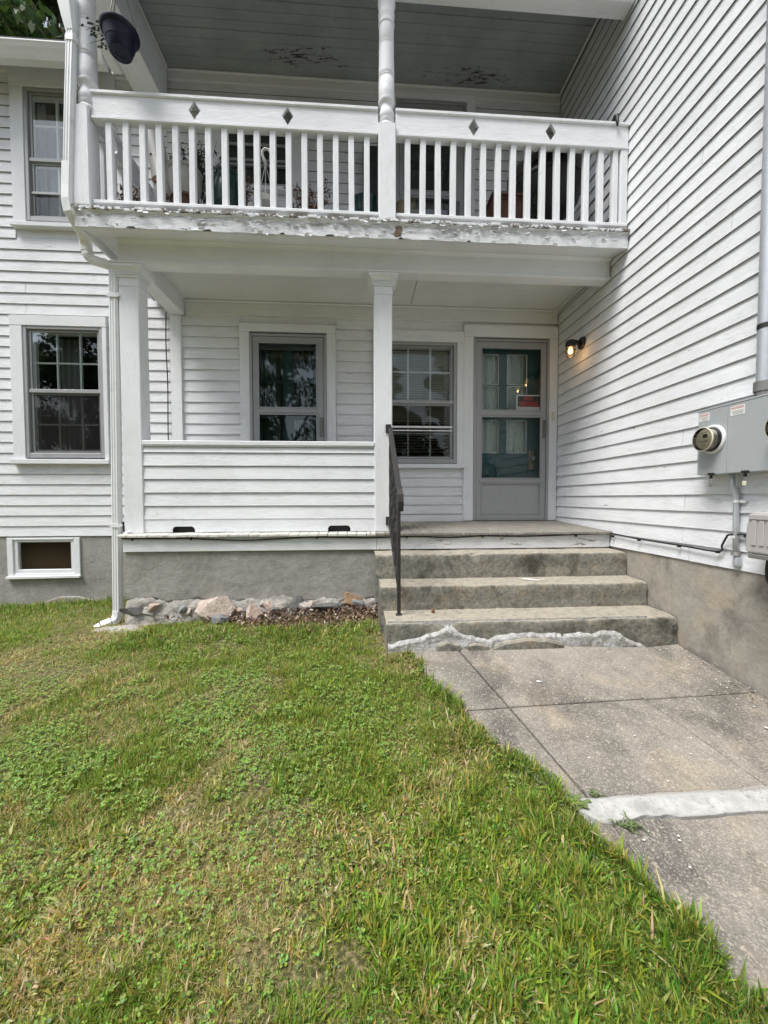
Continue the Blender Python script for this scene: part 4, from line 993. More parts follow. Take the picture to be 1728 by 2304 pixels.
# ------------------------------------------------------------------ electric gear on the side wall
mc = thing('meter_cabinet', 'grey steel double electric meter cabinet on the white side wall', 'electrical box')
CX = 2.19
obj('cabinet', MB().box(CX+.004, XR-.001, 1.46, 2.405, .402, .812), 'cabinet', mc, bevel=.004)
obj('hood', MB().prism([(CX-.004, .806), (CX-.004, .814), (XR-.002, .838), (XR-.002, .813)], 1.45, 2.415, 'Y'), 'cabinet', mc, bevel=.002)
obj('cover', MB().box(CX-.002, CX+.0035, 2.206, 2.404, .404, .805), 'cabinet', mc, bevel=.0015)
obj('cover', MB().box(CX-.002, CX+.0035, 1.80, 2.2035, .404, .805), 'cabinet', mc, bevel=.0015)
obj('cover', MB().box(CX-.002, CX+.0035, 1.46, 1.7975, .404, .805), 'cabinet', mc, bevel=.0015)
for yc in (2.296, 1.852):
    rot = Matrix.Rotation(R(-90), 4, 'Y'); mt = holder('meter', mc); zc = .618
    obj('collar', MB().lathe([(.088, 0), (.088, .009), (.083, .015), (.075, .015), (.075, .004)], (CX-.002, yc, zc), 36, rot), 'white_metal', mt, smooth=True, angle=.6)
    obj('base', MB().lathe([(.073, .0), (.073, .022), (.069, .025)], (CX-.002, yc, zc), 36, rot), 'black', mt, smooth=True, angle=.6)
    obj('drum', MB().lathe([(.062, .02), (.062, .056), (.001, .057)], (CX-.002, yc, zc), 36, rot), 'label_grey', mt, smooth=True, angle=.6)
    fx = CX-.0605
    obj('dial', MB().lathe([(.054, 0), (.054, .002), (.001, .0022)], (fx, yc, zc), 36, rot), 'dial', mt, smooth=True, angle=.6)
    fx -= .003
    obj('display', MB().box(fx-.001, fx, yc-.026, yc+.006, zc+.008, zc+.030), 'dark_room', mt)
    tx = MB()
    for (z, a, b) in ((-.012, -.03, .035), (-.018, -.03, .02), (.040, -.02, .03), (-.034, -.012, .018), (-.046, -.008, .008)): tx.box(fx-.0008, fx, yc+a, yc+b, zc+z, zc+z+.0022)
    obj('print', tx, 'sign_black', mt)
    lb = MB()
    for k in range(7): 
        a = R(20+k*14); rr = .0628; lb.box(CX-.050+.005*(k % 2), CX-.030, yc+rr*math.cos(a)-.001, yc+rr*math.cos(a)+.004, zc+rr*math.sin(a)-.003, zc+rr*math.sin(a)+.003)
    obj('print', lb, 'sign_black', mt)
    obj('glass_cover', MB().lathe([(.072, .02), (.072, .068), (.069, .074), (.058, .077), (.001, .078)], (CX-.002, yc, zc), 40, rot, cap=False), 'jar', mt, smooth=True, angle=.9)
    obj('rim', MB().lathe([(.072, .064), (.0735, .067), (.0735, .070), (.070, .0745), (.068, .072)], (CX-.002, yc, zc), 40, rot, cap=False), 'dial', mt, smooth=True)
for (y0_, y1_, z0_, z1_) in ((2.325, 2.395, .742, .790), (2.10, 2.185, .737, .790)):
    l_ = holder('warning_label', mc)
    obj('label_face', MB().box(CX-.0032, CX-.0022, y0_, y1_, z0_, z1_), 'sign_white', l_)
    obj('label_stripe', MB().box(CX-.0042, CX-.0034, y0_+.004, y1_-.004, z1_-.016, z1_-.004), 'label_red', l_)
    obj('label_print', MB().box(CX-.0042, CX-.0034, y0_+.006, y1_-.008, z0_+.022, z0_+.026).box(CX-.0042, CX-.0034, y0_+.006, y1_-.012, z0_+.014, z0_+.018).box(CX-.0042, CX-.0034, y0_+.012, y1_-.016, z0_+.007, z0_+.010), 'label_grey', l_)
for yc in (2.300, 2.085):
    obj('latch', MB().box(CX-.012, CX+.006, yc-.02, yc+.02, .398, .412), 'black', mc, bevel=.002)
    obj('latch', MB().box(CX-.010, CX, yc-.006, yc+.006, .376, .398), 'black', mc)
    obj('seal_wire', MB().tube([(CX-.006, yc, .385), (CX-.01, yc+.004, .365), (CX-.008, yc, .352)], .0012, 5), 'dull_metal', mc)
    obj('seal_tag', MB().box(CX-.016, CX-.004, yc-.012, yc+.008, .325, .352), 'dull_metal' if yc > 2.2 else 'cream', mc, bevel=.003)
cd = thing('service_conduit', 'thick galvanised conduit rising from the top of the meter cabinet', 'conduit')
obj('pipe', MB().tube([(2.235, 2.035, .85), (2.235, 2.035, 6.1)], .040, 20), 'conduit', cd, smooth=True, angle=.8)
obj('collar', MB().tube([(2.235, 2.035, .842), (2.235, 2.035, .895)], .050, 20), 'dull_metal', cd, smooth=True, angle=.8)
obj('threaded_hub', MB().tube([(2.235, 2.035, .815), (2.235, 2.035, .841)], .046, 12), 'dull_metal', cd)
obj('clamp', MB().tube([(2.235, 2.035, 1.182), (2.235, 2.035, 1.208)], .0425, 20), 'black', cd, smooth=True, angle=.8)
gp = thing('ground_pipe', 'thin white-painted conduit below the meter cabinet ending in a bell fitting', 'pipe')
obj('pipe', MB().tube([(2.245, 2.222, .402), (2.250, 2.222, .33), (2.268, 2.214, .27), (2.268, 2.212, .1), (2.266, 2.205, -.075)], .015, 12), 'conduit', gp, smooth=True)
for z in (.235, .022): obj('clip', MB().tube([(2.2685, 2.2115, z-.006), (2.2685, 2.2115, z+.006)], .0175, 12).box(2.277, 2.289, 2.165, 2.205, z-.008, z+.008), 'white_metal', gp)
obj('collar', MB().tube([(2.266, 2.205, -.068), (2.266, 2.205, -.09)], [.019, .026], 12), 'dull_metal', gp)
obj('bell_fitting', MB().lathe([(.018, .045), (.019, .03), (.021, .0), (.019, -.014), (.014, -.024), (.001, -.028)], (2.272, 2.2, -.135), 16), 'conduit', gp, smooth=True)
ub = thing('utility_box', 'small grey ribbed plastic utility box low on the side wall', 'utility box')
BX = 2.125; prof = [(2.016, -.03), (2.020, .02), (2.016, .10), (2.000, .165), (1.985, .18), (1.60, .18), (1.60, -.045), (2.008, -.045)]
obj('housing', MB().prism(prof, BX, XR-.012, 'X'), 'box_plastic', ub, bevel=.012, seg=3)
for k in range(10): 
    yy = 1.985-.040*k; obj('rib', MB().box(BX-.006, BX+.001, yy-.030, yy-.004, .0, .135), 'box_plastic', ub, bevel=.003)
obj('lid_edge', MB().box(BX-.008, BX+.002, 1.60, 1.995, .138, .168), 'box_plastic', ub, bevel=.004)
obj('bottom_lip', MB().box(BX-.006, BX+.04, 1.60, 1.995, -.070, -.046), 'dull_metal', ub, bevel=.003)
def cable(name, label, path, r=.006):
    P = [Vector(p) for p in path]; Q = []
    for i in range(len(P)-1):                                  # Catmull-Rom smoothing
        p0, p1, p2, p3 = P[max(0, i-1)], P[i], P[i+1], P[min(len(P)-1, i+2)]
        for k in range(6):
            t = k/6; Q.append(.5*((2*p1)+(p2-p0)*t+(2*p0-5*p1+4*p2-p3)*t*t+(-p0+3*p1-3*p2+p3)*t**3))
    Q.append(P[-1]); return tag(obj(name, MB().tube([tuple(q) for q in Q], r, 7), 'rubber', None, smooth=True), label, 'cable')
YC2 = YP-.012
cp = [(-1.99, YC2, -.075), (-1.6, YC2, -.078), (-1.42, YC2, -.08), (-1.0, YC2, -.098), (-.7, YC2, -.088), (-.36, YC2, -.076), (.1, YC2, -.085), (.5, YC2, -.078), (.8, YC2, -.09), (1.1, YC2, -.078), (1.5, YC2, -.084), (1.95, YC2, -.072), (2.26, YC2, -.066), (2.275, 3.36, -.062), (2.276, 3.03, -.076), (2.276, 2.63, -.080), (2.272, 2.331, -.083), (2.270, 2.30, -.04), (2.262, 2.265, .012), (2.250, 2.235, .032), (2.270, 2.18, .038), (2.275, 2.10, .040), (2.27, 1.98, .038)]
cb = cable('cable', 'thin black cable stapled along the porch skirt and on to the grey utility box', cp)
for x in (-1.9, -1.42, -.36, .42, 1.10, 1.96): obj('cable_clip', MB().box(x-.007, x+.007, YC2-.008, YC2+.006, -.092, -.068), 'black', cb)
for y in (3.36, 3.03, 2.63, 2.33, 2.15): obj('cable_clip', MB().box(2.262, 2.284, y-.007, y+.007, (.022 if y < 2.2 else -.094), (.034 if y < 2.2 else -.078)), 'black', cb)
cable('cable', 'black cable loop hanging from the bottom of the grey utility box', [(2.2, 1.955, -.05), (2.195, 1.96, -.12), (2.198, 1.958, -.18), (2.205, 1.94, -.225), (2.21, 1.91, -.245), (2.22, 1.84, -.25), (2.24, 1.78, -.23)], .008)
cable('cable', 'black wire running down the white wall behind the corner column', [(-2.055, D-.02, 2.26), (-2.062, D-.02, 1.9), (-2.052, D-.02, 1.5), (-2.058, D-.02, 1.0), (-2.055, D-.02, .3), (-2.05, D-.02, -.02)], .006)

# ------------------------------------------------------------------ wall lamp, bell, sign
wl = thing('wall_lamp', 'black wall lantern with a lit bulb in clear jar glass beside the door', 'lamp')
LY, LZ = 3.90, 1.84; rot = Matrix.Rotation(R(-90), 4, 'Y')
obj('back_plate', MB().lathe([(.062, 0), (.062, .012), (.052, .022), (.001, .024)], (XR-.001, LY+.02, LZ), 28, rot), 'black', wl, smooth=True, angle=.7)
obj('arm', MB().tube([(XR-.02, LY+.02, LZ), (2.225, LY+.01, LZ+.004), (2.17, LY, LZ+.008)], .022, 12), 'black', wl, smooth=True)
lx = 2.155
obj('cap', MB().lathe([(.046, -.052), (.049, -.034), (.048, -.006), (.040, .014), (.026, .021), (.001, .023)], (lx, LY, LZ), 28), 'black', wl, smooth=True, angle=.8)
obj('jar_glass', MB().lathe([(.042, -.05), (.045, -.06), (.047, -.09), (.045, -.130), (.040, -.146), (.028, -.151), (.001, -.153)], (lx, LY, LZ), 28, cap=False), 'jar', wl, smooth=True)
for a in range(0, 360, 30): obj('jar_rib', MB().tube([(lx+.0465*math.cos(R(a)), LY+.0465*math.sin(R(a)), LZ-.065), (lx+.0465*math.cos(R(a)), LY+.0465*math.sin(R(a)), LZ-.128)], .0035, 6), 'jar', wl)
obj('bulb', MB().lathe([(.014, -.045), (.015, -.060), (.022, -.078), (.024, -.093), (.020, -.108), (.010, -.116), (.001, -.118)], (lx, LY, LZ), 20), 'bulb', wl, smooth=True)
pl = bpy.data.lights.new('lamp_light', 'POINT'); pl.energy = .17; pl.color = (1, .55, .22); pl.shadow_soft_size = .012
plo = bpy.data.objects.new('lamp_light', pl); COL.objects.link(plo); plo.location = (lx, LY, LZ-.135); plo.parent = wl
db = thing('doorbell', 'small cream doorbell button on the white door casing', 'doorbell')
obj('bell_plate', MB().box(2.216, 2.252, D-.036, D-.0265, 1.155, 1.25), 'cream', db, bevel=.004)
obj('button', MB().lathe([(.009, 0), (.009, .004), (.001, .005)], (2.234, D-.036, 1.20), 14, Matrix.Rotation(R(90), 4, 'X')), 'sign_white', db, smooth=True)

sg = thing('warning_sign', 'black and red NO TRESPASSING sign with white border behind the door glass', 'sign')
sy = D+.004; sx0, sx1, sz0, sz1 = 1.812, 2.093, 1.264, 1.447
obj('board', MB().box(sx0, sx1, sy, sy+.003, sz0, sz1), 'sign_white', sg)
obj('black_field', MB().box(sx0+.020, sx1-.001, sy-.0012, sy-.0004, sz0+.045, sz1-.014), 'sign_black', sg)
obj('red_field', MB().box(sx0+.022, sx1-.001, sy-.0022, sy-.0014, sz0+.050, sz0+.058), 'sign_red', sg)
obj('name_field', MB().box(sx0+.026, sx1-.012, sy-.0012, sy-.0004, sz0+.004, sz0+.04), 'sign_white', sg)
def text(body, x, z, size, y, mat, parent, sx=1.0, name='lettering'):
    cu = bpy.data.curves.new(name, 'FONT'); cu.body = body; cu.size = size; cu.align_x = 'CENTER'; cu.extrude = .0003; cu.offset = size*.022
    t = bpy.data.objects.new('tmp', cu); COL.objects.link(t)
    bpy.context.view_layer.update()
    me = bpy.data.meshes.new_from_object(t.evaluated_get(bpy.context.evaluated_depsgraph_get()))
    bpy.data.objects.remove(t)
    me.transform(Matrix.Translation((x, y, z)) @ Matrix.Rotation(R(90), 4, 'X') @ Matrix.Diagonal((sx, 1, 1, 1)))
    o = link(name, me, M[mat], parent); return o
text('NO', 1.955, sz0+.120, .068, sy-.0022, 'sign_red', sg, 1.0)
text('TRESPASSING', 1.963, sz0+.062, .062, sy-.0022, 'sign_red', sg, .60)

# ------------------------------------------------------------------ balcony clutter
FZ = 2.532
def dry_plant(name, label, cat, c, h, w, n=26, mat='dry_leaf', pot=None, leaf=.022):
    t = thing(name, label, cat); mb = MB(); lf = MB()
    for i in range(n):
        a = random.uniform(0, 6.283); rr = w*.5*math.sqrt(random.random()); hh = h*random.uniform(.5, 1)
        tip = Vector((c[0]+rr*math.cos(a), c[1]+rr*math.sin(a)*.7, c[2]+hh)); b = Vector((c[0]+rr*.2*math.cos(a), c[1]+rr*.2*math.sin(a), c[2]))
        mid = b.lerp(tip, .55)+Vector((random.uniform(-.02, .02), 0, .02)); mb.tube([tuple(b), tuple(mid), tuple(tip)], [.003, .0025, .0015], 4, cap=False)
        for k in range(14):
            q = b.lerp(tip, .25+.75*random.random())+Vector((random.gauss(0, .018), random.gauss(0, .018), random.gauss(0, .012)))
            m = Matrix.Translation(q) @ Matrix.Rotation(random.uniform(0, 6.28), 4, (random.uniform(-1, 1), random.uniform(-1, 1), random.uniform(-1, 1))); s = leaf*random.uniform(.5, 1.2)
            lf.add([tuple(m @ Vector(p)) for p in ((-s, 0, 0), (0, -s*.35, s*.2), (s, 0, 0), (0, s*.35, s*.2))], [(0, 1, 2), (0, 2, 3)])
    obj('stems', mb, mat, t); o = obj('leaves', lf, mat, t); o['kind'] = 'stuff'
    if pot: obj('pot', MB().lathe([(pot[0]*.7, 0), (pot[0], pot[1]), (pot[0]*1.06, pot[1]), (pot[0]*1.06, pot[1]-.03), (pot[0], pot[1]-.03), (pot[0]*.9, pot[1]-.012), (.001, pot[1]-.015)], (c[0], c[1], FZ), 20), pot[2], t, smooth=True, angle=.8)
    return t
dry_plant('potted_plant', 'withered brown plant by the middle of the left balcony bay', 'plant', (-.44, 3.52, FZ+.08), .38, .40, 40, 'dry_leaf', (.11, .10, 'terracotta'))
dry_plant('potted_plant', 'withered brown plant in the corner beside the left balcony post', 'plant', (-1.86, 3.46, FZ+.05), .27, .26, 26, 'dry_leaf', (.09, .08, 'terracotta'))
dry_plant('potted_plant', 'dark straggly plant growing over the dull white urn', 'plant', (-1.40, 3.66, FZ+.36), .46, .55, 70, 'green_leaf')
dry_plant('potted_plant', 'brown stalks standing behind the dark green urn', 'plant', (-1.02, 3.72, FZ+.35), .52, .16, 8, 'dry_leaf')
dry_plant('potted_plant', 'dark weedy plant in front of the black grill', 'plant', (1.52, 3.46, FZ+.08), .42, .14, 12, 'green_leaf')
ur = thing('urn', 'dull white urn planter on a terracotta base behind the balcony balusters', 'urn')
obj('bowl', MB().lathe([(.06, .25), (.09, .262), (.108, .275), (.100, .285), (.122, .34), (.132, .40), (.132, .44), (.122, .465), (.136, .475), (.138, .49), (.124, .495), (.115, .47), (.001, .46)], (-1.46, 3.52, FZ), 28), 'white_glaze', ur, smooth=True, angle=.8)
obj('base', MB().lathe([(.09, 0), (.11, .24), (.118, .24), (.118, .25), (.001, .251)], (-1.46, 3.52, FZ), 24), 'terracotta', ur, smooth=True, angle=.8)
gu = thing('urn', 'tall dark green glazed urn with ringed base behind the balusters', 'urn')
obj('body', MB().lathe([(.07, .10), (.095, .12), (.088, .135), (.098, .15), (.092, .165), (.104, .18), (.112, .25), (.116, .32), (.108, .40), (.092, .46), (.075, .485), (.085, .50), (.086, .52), (.07, .525), (.065, .49), (.001, .47)], (-1.12, 3.53, FZ), 28), 'green_glaze', gu, smooth=True)
obj('foot', MB().lathe([(.085, 0), (.09, .06), (.07, .10), (.001, .101)], (-1.12, 3.53, FZ), 24), 'green_glaze', gu, smooth=True)
g2 = thing('flower_pot', 'round dark green glazed pot beside the middle balcony post', 'pot')
obj('pot', MB().lathe([(.085, 0), (.115, .10), (.128, .20), (.124, .27), (.132, .285), (.134, .305), (.12, .31), (.112, .27), (.001, .26)], (.075, 3.52, FZ), 28), 'green_glaze', g2, smooth=True, angle=.8)
wk = thing('basket', 'round straw basket with dry stalks right of the middle balcony post', 'basket')
obj('basket', MB().lathe([(.07, 0), (.10, .04)]+[(.10+.018*math.sin(k*.42)+(.004 if k % 2 else 0), .05+.018*k) for k in range(12)]+[(.095, .27), (.08, .25), (.001, .24)], (.40, 3.50, FZ), 28), 'wicker', wk, smooth=True, angle=.5)
sm = MB()
for i in range(22):
    a = random.uniform(0, 6.28); r_ = random.uniform(.0, .09); sm.tube([(.43+r_*.4*math.cos(a), 3.48+r_*.4*math.sin(a), FZ+.18), (.45+r_*1.3*math.cos(a), 3.46+r_*math.sin(a), FZ+random.uniform(.22, .36))], .0028, 4)
obj('straw', sm, 'wicker', wk)
tb = thing('planter_box', 'rust brown planter box behind the right-hand balusters', 'planter')
mb = MB(); frame4(mb, 1.17, 1.45, FZ, FZ+.34, .02, 3.40, 3.60); mb.box(1.19, 1.43, 3.41, 3.43, FZ+.02, FZ+.33).box(1.19, 1.43, 3.57, 3.59, FZ+.02, FZ+.33).box(1.19, 1.43, 3.43, 3.57, FZ+.25, FZ+.28)
obj('box', mb, 'terracotta', tb, bevel=.004)
obj('rim', MB().box(1.155, 1.465, 3.385, 3.615, FZ+.341, FZ+.36), 'terracotta', tb, bevel=.004)
lt = thing('planter_tube', 'leaning dull white round planter tube with dark side openings', 'planter')
A, B = Vector((-1.60, 3.56, FZ)), Vector((-1.80, 3.70, FZ+.98)); dirv = (B-A).normalized()
obj('tube', MB().tube([tuple(A.lerp(B, t)) for t in (0, .2, .5, .8, 1)], [.075, .078, .078, .076, .076], 20), 'white_glaze', lt, smooth=True, angle=.8)
for t, s, dx in ((.46, 1.0, -.02), (.62, .3, .03), (.70, .25, -.03), (.30, .8, .03)):
    q = A.lerp(B, t)+Vector((dx, -.062, 0)); mt = Matrix.Translation(q) @ Matrix.Rotation(R(78), 4, 'X')
    obj('opening', MB().lathe([(.034*s, 0), (.036*s, .014), (.026*s, .016), (.001, .012)], q, 16, Matrix.Rotation(R(82), 4, 'X')), 'black' if s < .5 else 'dry_leaf', lt, smooth=True)
hk = thing('basket_hanger', 'white plastic hanging basket hook with thin strands hung behind the balusters', 'hanger')
hx, hy, hz = -.79, 3.46, 3.13
obj('hook', MB().tube([(hx+.055, hy, hz+.0), (hx+.062, hy, hz+.04), (hx+.045, hy, hz+.072), (hx+.012, hy, hz+.078), (hx-.010, hy, hz+.055), (hx-.006, hy, hz+.02), (hx+.010, hy, hz-.02), (hx+.016, hy, hz-.05)], [.008, .010, .011, .011, .011, .011, .013, .017], 10), 'sign_white', hk, smooth=True)
for dx, dy in ((-.075, 0), (.012, -.06), (.085, .02)): obj('strand', MB().tube([(hx+.016, hy, hz-.05), (hx+.016+dx*.45, hy+dy*.5, hz-.2), (hx+.016+dx, hy+dy, hz-.36)], .003, 5), 'sign_white', hk)
obj('saucer', MB().lathe([(.09, -.02), (.105, .0), (.108, .014), (.1, .014), (.001, .0)], (hx+.01, hy, hz-.375), 22), 'sign_white', hk, smooth=True, angle=.6)
gr = thing('grill', 'black round kettle grill half covered by a pale plastic sheet on the balcony', 'grill')
gx, gy, gz0 = 1.80, 3.72, FZ+.62
obj('bowl', MB().lathe([(.001, -.26), (.10, -.25), (.2, -.20), (.28, -.11), (.31, 0), (.315, .01), (.30, .02), (.001, .02)], (gx, gy, gz0), 32), 'black', gr, smooth=True, angle=.8)
obj('lid', MB().lathe([(.318, .022), (.31, .06), (.27, .15), (.2, .21), (.1, .245), (.001, .25)], (gx, gy, gz0), 32), 'black', gr, smooth=True)
for a in (80, 200, 320): obj('leg', MB().tube([(gx+.18*math.cos(R(a)), gy+.18*math.sin(R(a)), gz0-.2), (gx+.26*math.cos(R(a)), gy+.22*math.sin(R(a)), FZ)], .014, 8), 'black', gr)
def sheet(u, v):
    a = u*6.283; r_ = .06+.30*v; z = .262+.02*math.sin(a*5)*v-.22*max(0, v-.35)**1.4*(1+.3*math.sin(a*3+1))
    return (gx+r_*math.cos(a)*1.02, gy+r_*math.sin(a), gz0+z+.02*mnoise.noise((math.cos(a)*3, math.sin(a)*3, v*4)))
grid_noise(sheet, 40, 10, 'plastic_sheet', 'bag', gr)
tp = thing('storage_panel', 'flat black panel leaning on the balcony wall behind the middle post', 'panel')
obj('panel', MB().box(.06, .235, 4.30, 4.34, FZ, 4.02), 'black', tp, bevel=.006); obj('panel_foot', MB().box(.06, .235, 4.22, 4.36, FZ, FZ+.03), 'black', tp)

# hanging pot at the corner
hp = thing('hanging_pot', 'dark blue-black plastic hanging flower pot at the balcony corner', 'hanging pot')
px, py, pz = -1.762, 3.16, 3.715
obj('pot', MB().lathe([(.001, -.128), (.030, -.128), (.034, -.133), (.070, -.133), (.077, -.124), (.092, -.07), (.095, -.068), (.110, -.005), (.122, .0), (.128, .010), (.128, .024), (.123, .029), (.114, .024), (.106, -.01), (.001, -.02)], (px, py, pz), 36), 'pot_blue', hp, smooth=True, angle=.7)
for k in range(3):
    a = R(30+120*k); obj('hanger_wire', MB().tube([(px+.124*math.cos(a), py+.124*math.sin(a), pz+.015), (px+.01*math.cos(a), py+.01*math.sin(a), pz+.42)], .0035, 6), 'black', hp)
obj('hanger_hook', MB().tube([(px, py, pz+.41), (px, py, pz+.6), (px, py, 4.70), (px, py+.02, 4.768)], .005, 6), 'black', hp)
sp = MB(); lf = MB()
for i in range(7):
    a = random.uniform(2.2, 3.9); L = random.uniform(.08, .17); tip = (px+(.12+L)*math.cos(a), py+.1*math.sin(a), pz+random.uniform(-.06, .06)); sp.tube([(px+.1*math.cos(a), py+.1*math.sin(a), pz), tip], .0016, 4)
    for k in range(5):
        q = Vector((px+(.12+L*random.random())*math.cos(a), py+.1*math.sin(a)+random.gauss(0, .012), pz+random.uniform(-.05, .06))); s = .012
        lf.add([tuple(q+Vector(p)*s) for p in ((-1, 0, 0), (0, .3, -.6), (1, 0, .2), (0, -.3, .6))], [(0, 1, 2, 3)])
obj('sprig', sp, 'green_leaf', hp); obj('leaves', lf, 'green_leaf', hp)['kind'] = 'stuff'

# ------------------------------------------------------------------ stones by the porch footing
def rock(label, c, s, mat, seed, rotz=0, flat=.0):
    bm = bmesh.new(); bmesh.ops.create_icosphere(bm, subdivisions=4, radius=1)
    rn = random.Random(seed); planes = [(Vector((rn.gauss(0, 1), rn.gauss(0, 1), rn.gauss(0, 1))).normalized(), rn.uniform(.42, .74)) for _ in range(15)]
    for v in bm.verts:
        p = v.co.copy()
        for n, d_ in planes:
            e = p.dot(n)-d_
            if e > 0: p -= n*e*.985
        p *= 1+.06*mnoise.fractal(p*2.2+Vector((seed, 0, 0)), .8, 2, 5)
        v.co = Vector((p.x*s[0], p.y*s[1], p.z*s[2]))
    me = bpy.data.meshes.new('stone'); bm.to_mesh(me); bm.free(); me.polygons.foreach_set('use_smooth', [True]*len(me.polygons))
    me.set_sharp_from_angle(angle=.22)
    o = link('stone', me, M[mat]); o.location = c; o.rotation_euler = (0, 0, rotz); return tag(o, label, 'stone', 'loose stones along the porch foundation')
rock('largest stone, pale pinkish and wedge shaped, against the porch foundation', (-1.215, 3.41, -.70), (.24, .12, .16), 'rock_pink', 3, .1)
rock('small blue-grey angular stone right of the large pinkish one', (-1.165, 3.33, -.765), (.11, .09, .085), 'rock_grey', 8, .4)
rock('reddish brown upright stone in the middle of the dead leaves', (-.885, 3.345, -.735), (.12, .09, .13), 'rock_red', 12, .2)
rock('flat dark layered stone in the wall base near the steps', (-.30, 3.43, -.69), (.19, .08, .065), 'rock_dark', 21, 0)
rock('rusty brown rounded stone in the wall base nearest the steps', (-.04, 3.46, -.655), (.20, .09, .10), 'rock_brown', 33, 0)
rock('small dark grey stone set in mortar behind the reddish stone', (-.99, 3.43, -.715), (.085, .05, .055), 'rock_grey', 41, .3)
rock('grey and white stone bedded in the crumbling mortar mid wall', (-.56, 3.445, -.675), (.15, .06, .10), 'rock_dark', 52, .2)
rock('black ragged stone at the porch corner above the downspout shoe', (-1.90, 3.42, -.685), (.13, .06, .045), 'rock_dark', 60, 0)
rock('small grey stone poking out left of the large pinkish stone', (-1.50, 3.425, -.68), (.07, .05, .045), 'rock_grey', 71, .6)
rock('broad flat grey slab of stone beside the downspout shoe', (-1.93, 3.33, -.83), (.26, .13, .065), 'mortar', 84, .05)
rock('low greenish grey stone half buried in leaves below the blue-grey one', (-1.12, 3.27, -.82), (.075, .06, .05), 'rock_grey', 95, .3)

# ------------------------------------------------------------------ leaf litter, grass, weeds
def vnoise(x, y, f, seed):
    x = np.asarray(x)*f; y = np.asarray(y)*f; g = np.random.default_rng(seed).random((256, 256))
    xi = np.floor(x).astype(int); yi = np.floor(y).astype(int); u = x-xi; v = y-yi; u = u*u*(3-2*u); v = v*v*(3-2*v)
    a = g[xi % 256, yi % 256]; b = g[(xi+1) % 256, yi % 256]; c = g[xi % 256, (yi+1) % 256]; d_ = g[(xi+1) % 256, (yi+1) % 256]
    return (a*(1-u)+b*u)*(1-v)+(c*(1-u)+d_*u)*v
def fbm(x, y, f, seed): return (vnoise(x, y, f, seed)+.5*vnoise(x, y, f*2.1, seed+1)+.25*vnoise(x, y, f*4.3, seed+2))/1.75
def np_mesh(name, V, loops, starts, totals, col, mat, kind='stuff'):
    me = bpy.data.meshes.new(name); me.vertices.add(len(V)); me.vertices.foreach_set('co', V.astype(np.float32).ravel())
    me.loops.add(len(loops)); me.loops.foreach_set('vertex_index', loops.astype(np.int32))
    me.polygons.add(len(starts)); me.polygons.foreach_set('loop_start', starts.astype(np.int32))
    try: me.polygons.foreach_set('loop_total', totals.astype(np.int32))
    except Exception: pass
    at = me.attributes.new('col', 'FLOAT_COLOR', 'POINT'); c4 = np.ones((len(V), 4), np.float32); c4[:, :3] = col; at.data.foreach_set('color', c4.ravel())
    me.update(calc_edges=True); me.validate(); o = bpy.data.objects.new(name, me); COL.objects.link(o); me.materials.append(M[mat]); return o
def edge_x(y): y = np.asarray(y); return np.interp(y, LE_Y, LE_X)+.008+.022*np.sin(y*13)+.014*np.sin(y*31+1)+.010*np.sin(y*71+2)
def lawn_ok(x, y):
    e = edge_x(y)
    ok = (x < e) & (y < 4.41)
    ok &= ~((x > .15) & (y > 2.60)); ok &= ~((x > -2.0) & (y > 3.40)); ok &= ~((x > -.05) & (y > 3.15) & (x < .2))
    return ok
def litter_zone(x, y):                                    # 1 where dead leaves lie instead of grass
    d = (x+.42)/.95; yl = 3.06+.30*np.clip(np.abs(d)**2, 0, 1)
    return np.clip((y-yl)/.12, 0, 1)*((x > -1.75) & (x < .2))
def scatter(n, x0, x1, y0, y1):
    x = rng.uniform(x0, x1, n); y = rng.uniform(y0, y1, n); k = lawn_ok(x, y); return x[k], y[k]
def in_view(x, y, m=.35): 
    return (np.abs(x+.02*y) < 1.06*y+m)
